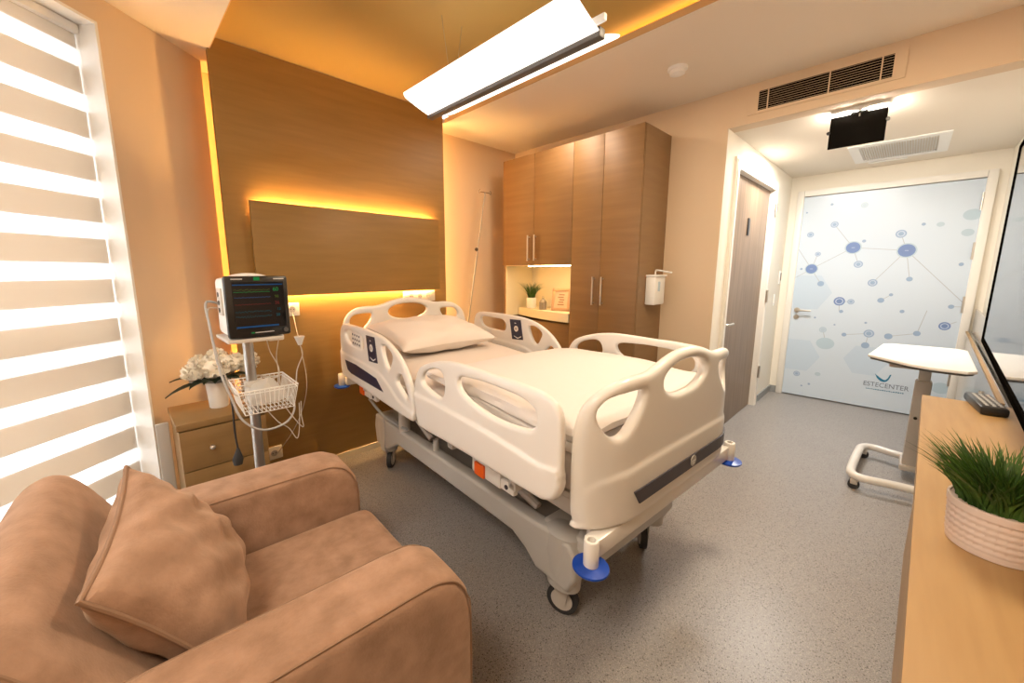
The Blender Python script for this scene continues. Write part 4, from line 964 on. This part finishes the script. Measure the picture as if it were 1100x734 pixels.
# cushion leaning on the backrest
pA, pB, pE, pF = Vector((-.012, 1.34, .858)), Vector((-.108, .900, .780)), Vector((.12, .925, .475)), Vector((.17, 1.33, .50))
cc = (pA+pB+pE+pF)/4; axx = ((pA+pF)-(pB+pE))/4; ayy = ((pA+pB)-(pE+pF))/4
hx, hy = axx.length, ayy.length; X_, Y_, Z_ = frame3(axx, ayy)
cu_ = thing('cushion', 'square tan suede cushion with piped edges leaning in the armchair', 'cushion', tuple(cc-Vector((0, 0, .2))))
m = MB(); pillow(m, cc, X_, Y_, Z_, hx*1.03, hy*1.03, .098, 9, 44, .42, .009); obj('cover', m, 'suede', cu_)
m = MB(); n = 30; pts = []; k = .10
for (a0, b0, a1, b1) in ((-1, -1, 1, -1), (1, -1, 1, 1), (1, 1, -1, 1), (-1, 1, -1, -1)):
    for i in range(n):
        a, b_ = a0+(a1-a0)*i/n, b0+(b1-b0)*i/n; pts.append(cc+X_*(a*(1-k*(1-b_*b_)*a*a)*hx*1.035)+Y_*(b_*(1-k*(1-a*a)*b_*b_)*hy*1.035))
m.tube(pts, .0055, 8, closed=True); obj('piping', m, 'seam', cu_)

# ------------------------------------------------------------ console desk, television, wall guard on the right
DZT = .82
dk = thing('console_desk', 'long light wood console desk along the right wall', 'desk', (1.2, -.25, 0))
m = MB(); m.prism([(-.45, -.025), (2.475, -.097), (2.475, YR+.003), (-.45, YR+.003)], DZT-.04, DZT); obj('desktop', m, 'desk_wood', dk)
m = MB(); m.prism([(-.44, -.055), (2.46, -.125), (2.46, YR+.004), (-.44, YR+.004)], .08, DZT-.04); obj('cabinet_body', m, 'desk_wood', dk)
m = MB(); m.prism([(-.44, -.08), (2.40, -.14), (2.40, YR+.005), (-.44, YR+.005)], 0, .08); obj('plinth', m, 'lamp_metal', dk)
gd = thing('wall_guard', 'glossy grey wall guard panel with wood cap rail beyond the desk', 'wall guard', (3.8, -.40, 0))
m = MB(); m.prism([(2.49, -.31), (5.24, -.395), (5.24, -.41), (2.49, -.325)], .02, .818); obj('grey_panel', m, 'acrylic_grey', gd)
m = MB(); m.prism([(2.49, -.300), (5.24, -.385), (5.24, -.400), (2.49, -.315)], .818, .83); obj('cap_rail', m, 'desk_wood', gd)
m = MB(); m.prism([(1.75, -.315), (5.24, -.416), (5.24, -.43), (1.75, -.33)], DZT+.001, 1.02); obj('splash_panel', m, 'acrylic_grey', gd)
for x in (2.75, 3.3, 4.4): obj('bolt', MB().cyl((x, -.31-(x-2.49)*.031+.001, .70), (x, -.31-(x-2.49)*.031+.010, .70), .011, 16), 'brushed', gd)
# television
TM = Matrix.Translation((2.60, -.236, 0)) @ Matrix.Rotation(math.radians(-2.4), 4, 'Z')
tv = thing('television', 'large black glossy television beside the doorway above the desk', 'television', (1.85, -.25, 1.05))
L_ = 1.47
m = MB(); m.box(-L_, 0, -.035, -.004, 1.055, 1.815, r=.004, M=TM); obj('back_shell', m, 'black', tv)
m = MB()
for a in ((-L_, 0, 1.055, 1.071), (-L_, 0, 1.803, 1.815), (-L_, -L_+.012, 1.071, 1.803), (-.026, 0, 1.071, 1.803)): m.box(a[0], a[1], -.008, 0, a[2], a[3], M=TM)
obj('bezel', m, 'void', tv)
obj('screen', MB().box(-L_+.01, -.012, -.006, -.003, 1.07, 1.805, M=TM), 'screen_black', tv)
m = MB(); m.box(-1.1, -.4, -.11, -.03, 1.25, 1.6, M=TM); obj('wall_mount', m, 'lamp_metal', tv)

# remote
RMt = Matrix.Translation((2.40, -.258, DZT)) @ Matrix.Rotation(math.radians(6), 4, 'Z') @ Matrix.Diagonal((1.15, 1.2, 1.5, 1))
rm = thing('remote_control', 'black remote control with pale buttons lying on the desk', 'remote', (2.40, -.262, DZT))
obj('case', MB().box(-.105, .105, -.029, .029, .0, .022, r=.007, M=RMt), 'black', rm)
m = MB()
for i in range(9):
    for j in range(3): m.box(-.085+i*.0195, -.085+i*.0195+.009, -.019+j*.0145, -.019+j*.0145+.0065, .021, .0235, M=RMt)
obj('buttons', m, 'button_grey', rm)
# plant on desk
GX, GY = 1.18, -.170
gp = thing('potted_grass', 'bushy green grass plant in a pale ribbed oval pot on the desk', 'plant', (GX, GY, DZT))
m = MB(); m.smooth = True; n = 96; rows = 40; vs = []
for j in range(rows+1):
    t = j/rows; z = DZT+.001+.088*t; rb = .0665+.006*t**.8
    for k in range(n):
        a = k*2*PI/n; wv = 0
        if .10 < t < .86: wv = .0012*math.sin(a*34)*(1 if int(t*14) % 2 else -.6)+.0008*math.sin(t*14*PI)
        rr = rb+wv+(.002 if t >= .86 else 0); vs.append((GX+rr*math.cos(a), GY+rr*.92*math.sin(a), z))
m.add(vs, [(j*n+k, j*n+(k+1) % n, (j+1)*n+(k+1) % n, (j+1)*n+k) for j in range(rows) for k in range(n)]); m.add(vs[:n], [list(range(n))])
m.lathe((GX, GY, DZT), [(.0745, .088), (.0738, .092), (.070, .092), (.069, .075), (.001, .075)], 64, 1, .92); obj('pot', m, 'pot_pink', gp)
obj('soil', MB().lathe((GX, GY, DZT), [(.068, .0765), (.001, .080)], 32, 1, .92), 'soil', gp)
random.seed(21); m = MB(); grass_blades(m, GX, GY, DZT+.076, .060, .054, .128, 800, .60, .0034); obj('foliage', m, 'grass', gp)

# ------------------------------------------------------------ overbed table
ot = thing('overbed_table', 'wheeled overbed table with white top in front of the mural door', 'table', (3.45, -.1, 0))
TT = .85
top = [(3.14, .125), (3.05, .07), (2.99, -.05), (2.99, -.20), (3.06, -.285), (3.77, -.30), (3.81, -.24), (3.80, .0), (3.765, .065)]
top = [(3.205, .112), (3.74, .066), (3.79, .03), (3.81, -.26), (3.76, -.30), (3.02, -.284), (2.98, -.25), (2.985, -.13), (3.02, -.06)]
me = plate(top, [], .016, .004); m = MB(); m.frommesh(me, lambda v: Vector((v.x, v.y, TT+v.z))); obj('top', m, 'white', ot)
me = plate([((x-3.4)*.97+3.4, (y+.1)*.95-.1) for x, y in top], [], .012, .003); m = MB(); m.frommesh(me, lambda v: Vector((v.x, v.y, TT-.014+v.z))); obj('edge_band', m, 'lamp_metal', ot)
m = MB(); m.box(3.15, 3.72, -.22, .02, TT-.045, TT-.02, r=.01); obj('tray_frame', m, 'plastic_grey', ot)
CXo, CYo = 3.70, -.14
m = MB(); m.box(3.62, 3.675, CYo-.026, CYo+.026, .55, TT-.03, r=.006); 
def shear(p): return Vector((p.x+(.0), p.y, p.z))
obj('inner_column', m, 'plastic_grey', ot)
m = MB(); m.box(3.61, 3.69, CYo-.036, CYo+.036, .07, .66, r=.008); oc = obj('outer_column', m, 'plastic_grey', ot)
obj('lever', MB().cyl((3.60, CYo+.01, .42), (3.612, CYo+.01, .42), .009, 12), 'black', ot)
m = MB(); m.tube(catmull([(3.26, -.33, .085), (3.25, -.1, .085), (3.22, .04, .085), (3.25, .10, .085), (3.35, .115, .085), (3.70, .105, .085), (3.82, .09, .085), (3.86, .03, .085), (3.82, -.1, .085), (3.78, -.33, .085)], 6, False), .024, 12); obj('base_frame', m, 'plastic', ot)
m = MB(); m.box(3.60, 3.82, CYo-.045, CYo+.045, .062, .10, r=.008); obj('base_bridge', m, 'plastic_grey', ot)
for x, y in ((3.235, .09), (3.84, .08), (3.26, -.31), (3.78, -.31)):
    m = MB(); m.cyl((x-.012, y, .028), (x+.012, y, .028), .028, 20); cs = obj('caster', m, 'rubber', ot)
    obj('caster_fork', MB().box(x-.016, x+.016, y-.018, y+.018, .03, .068, r=.006), 'plastic_grey', cs)
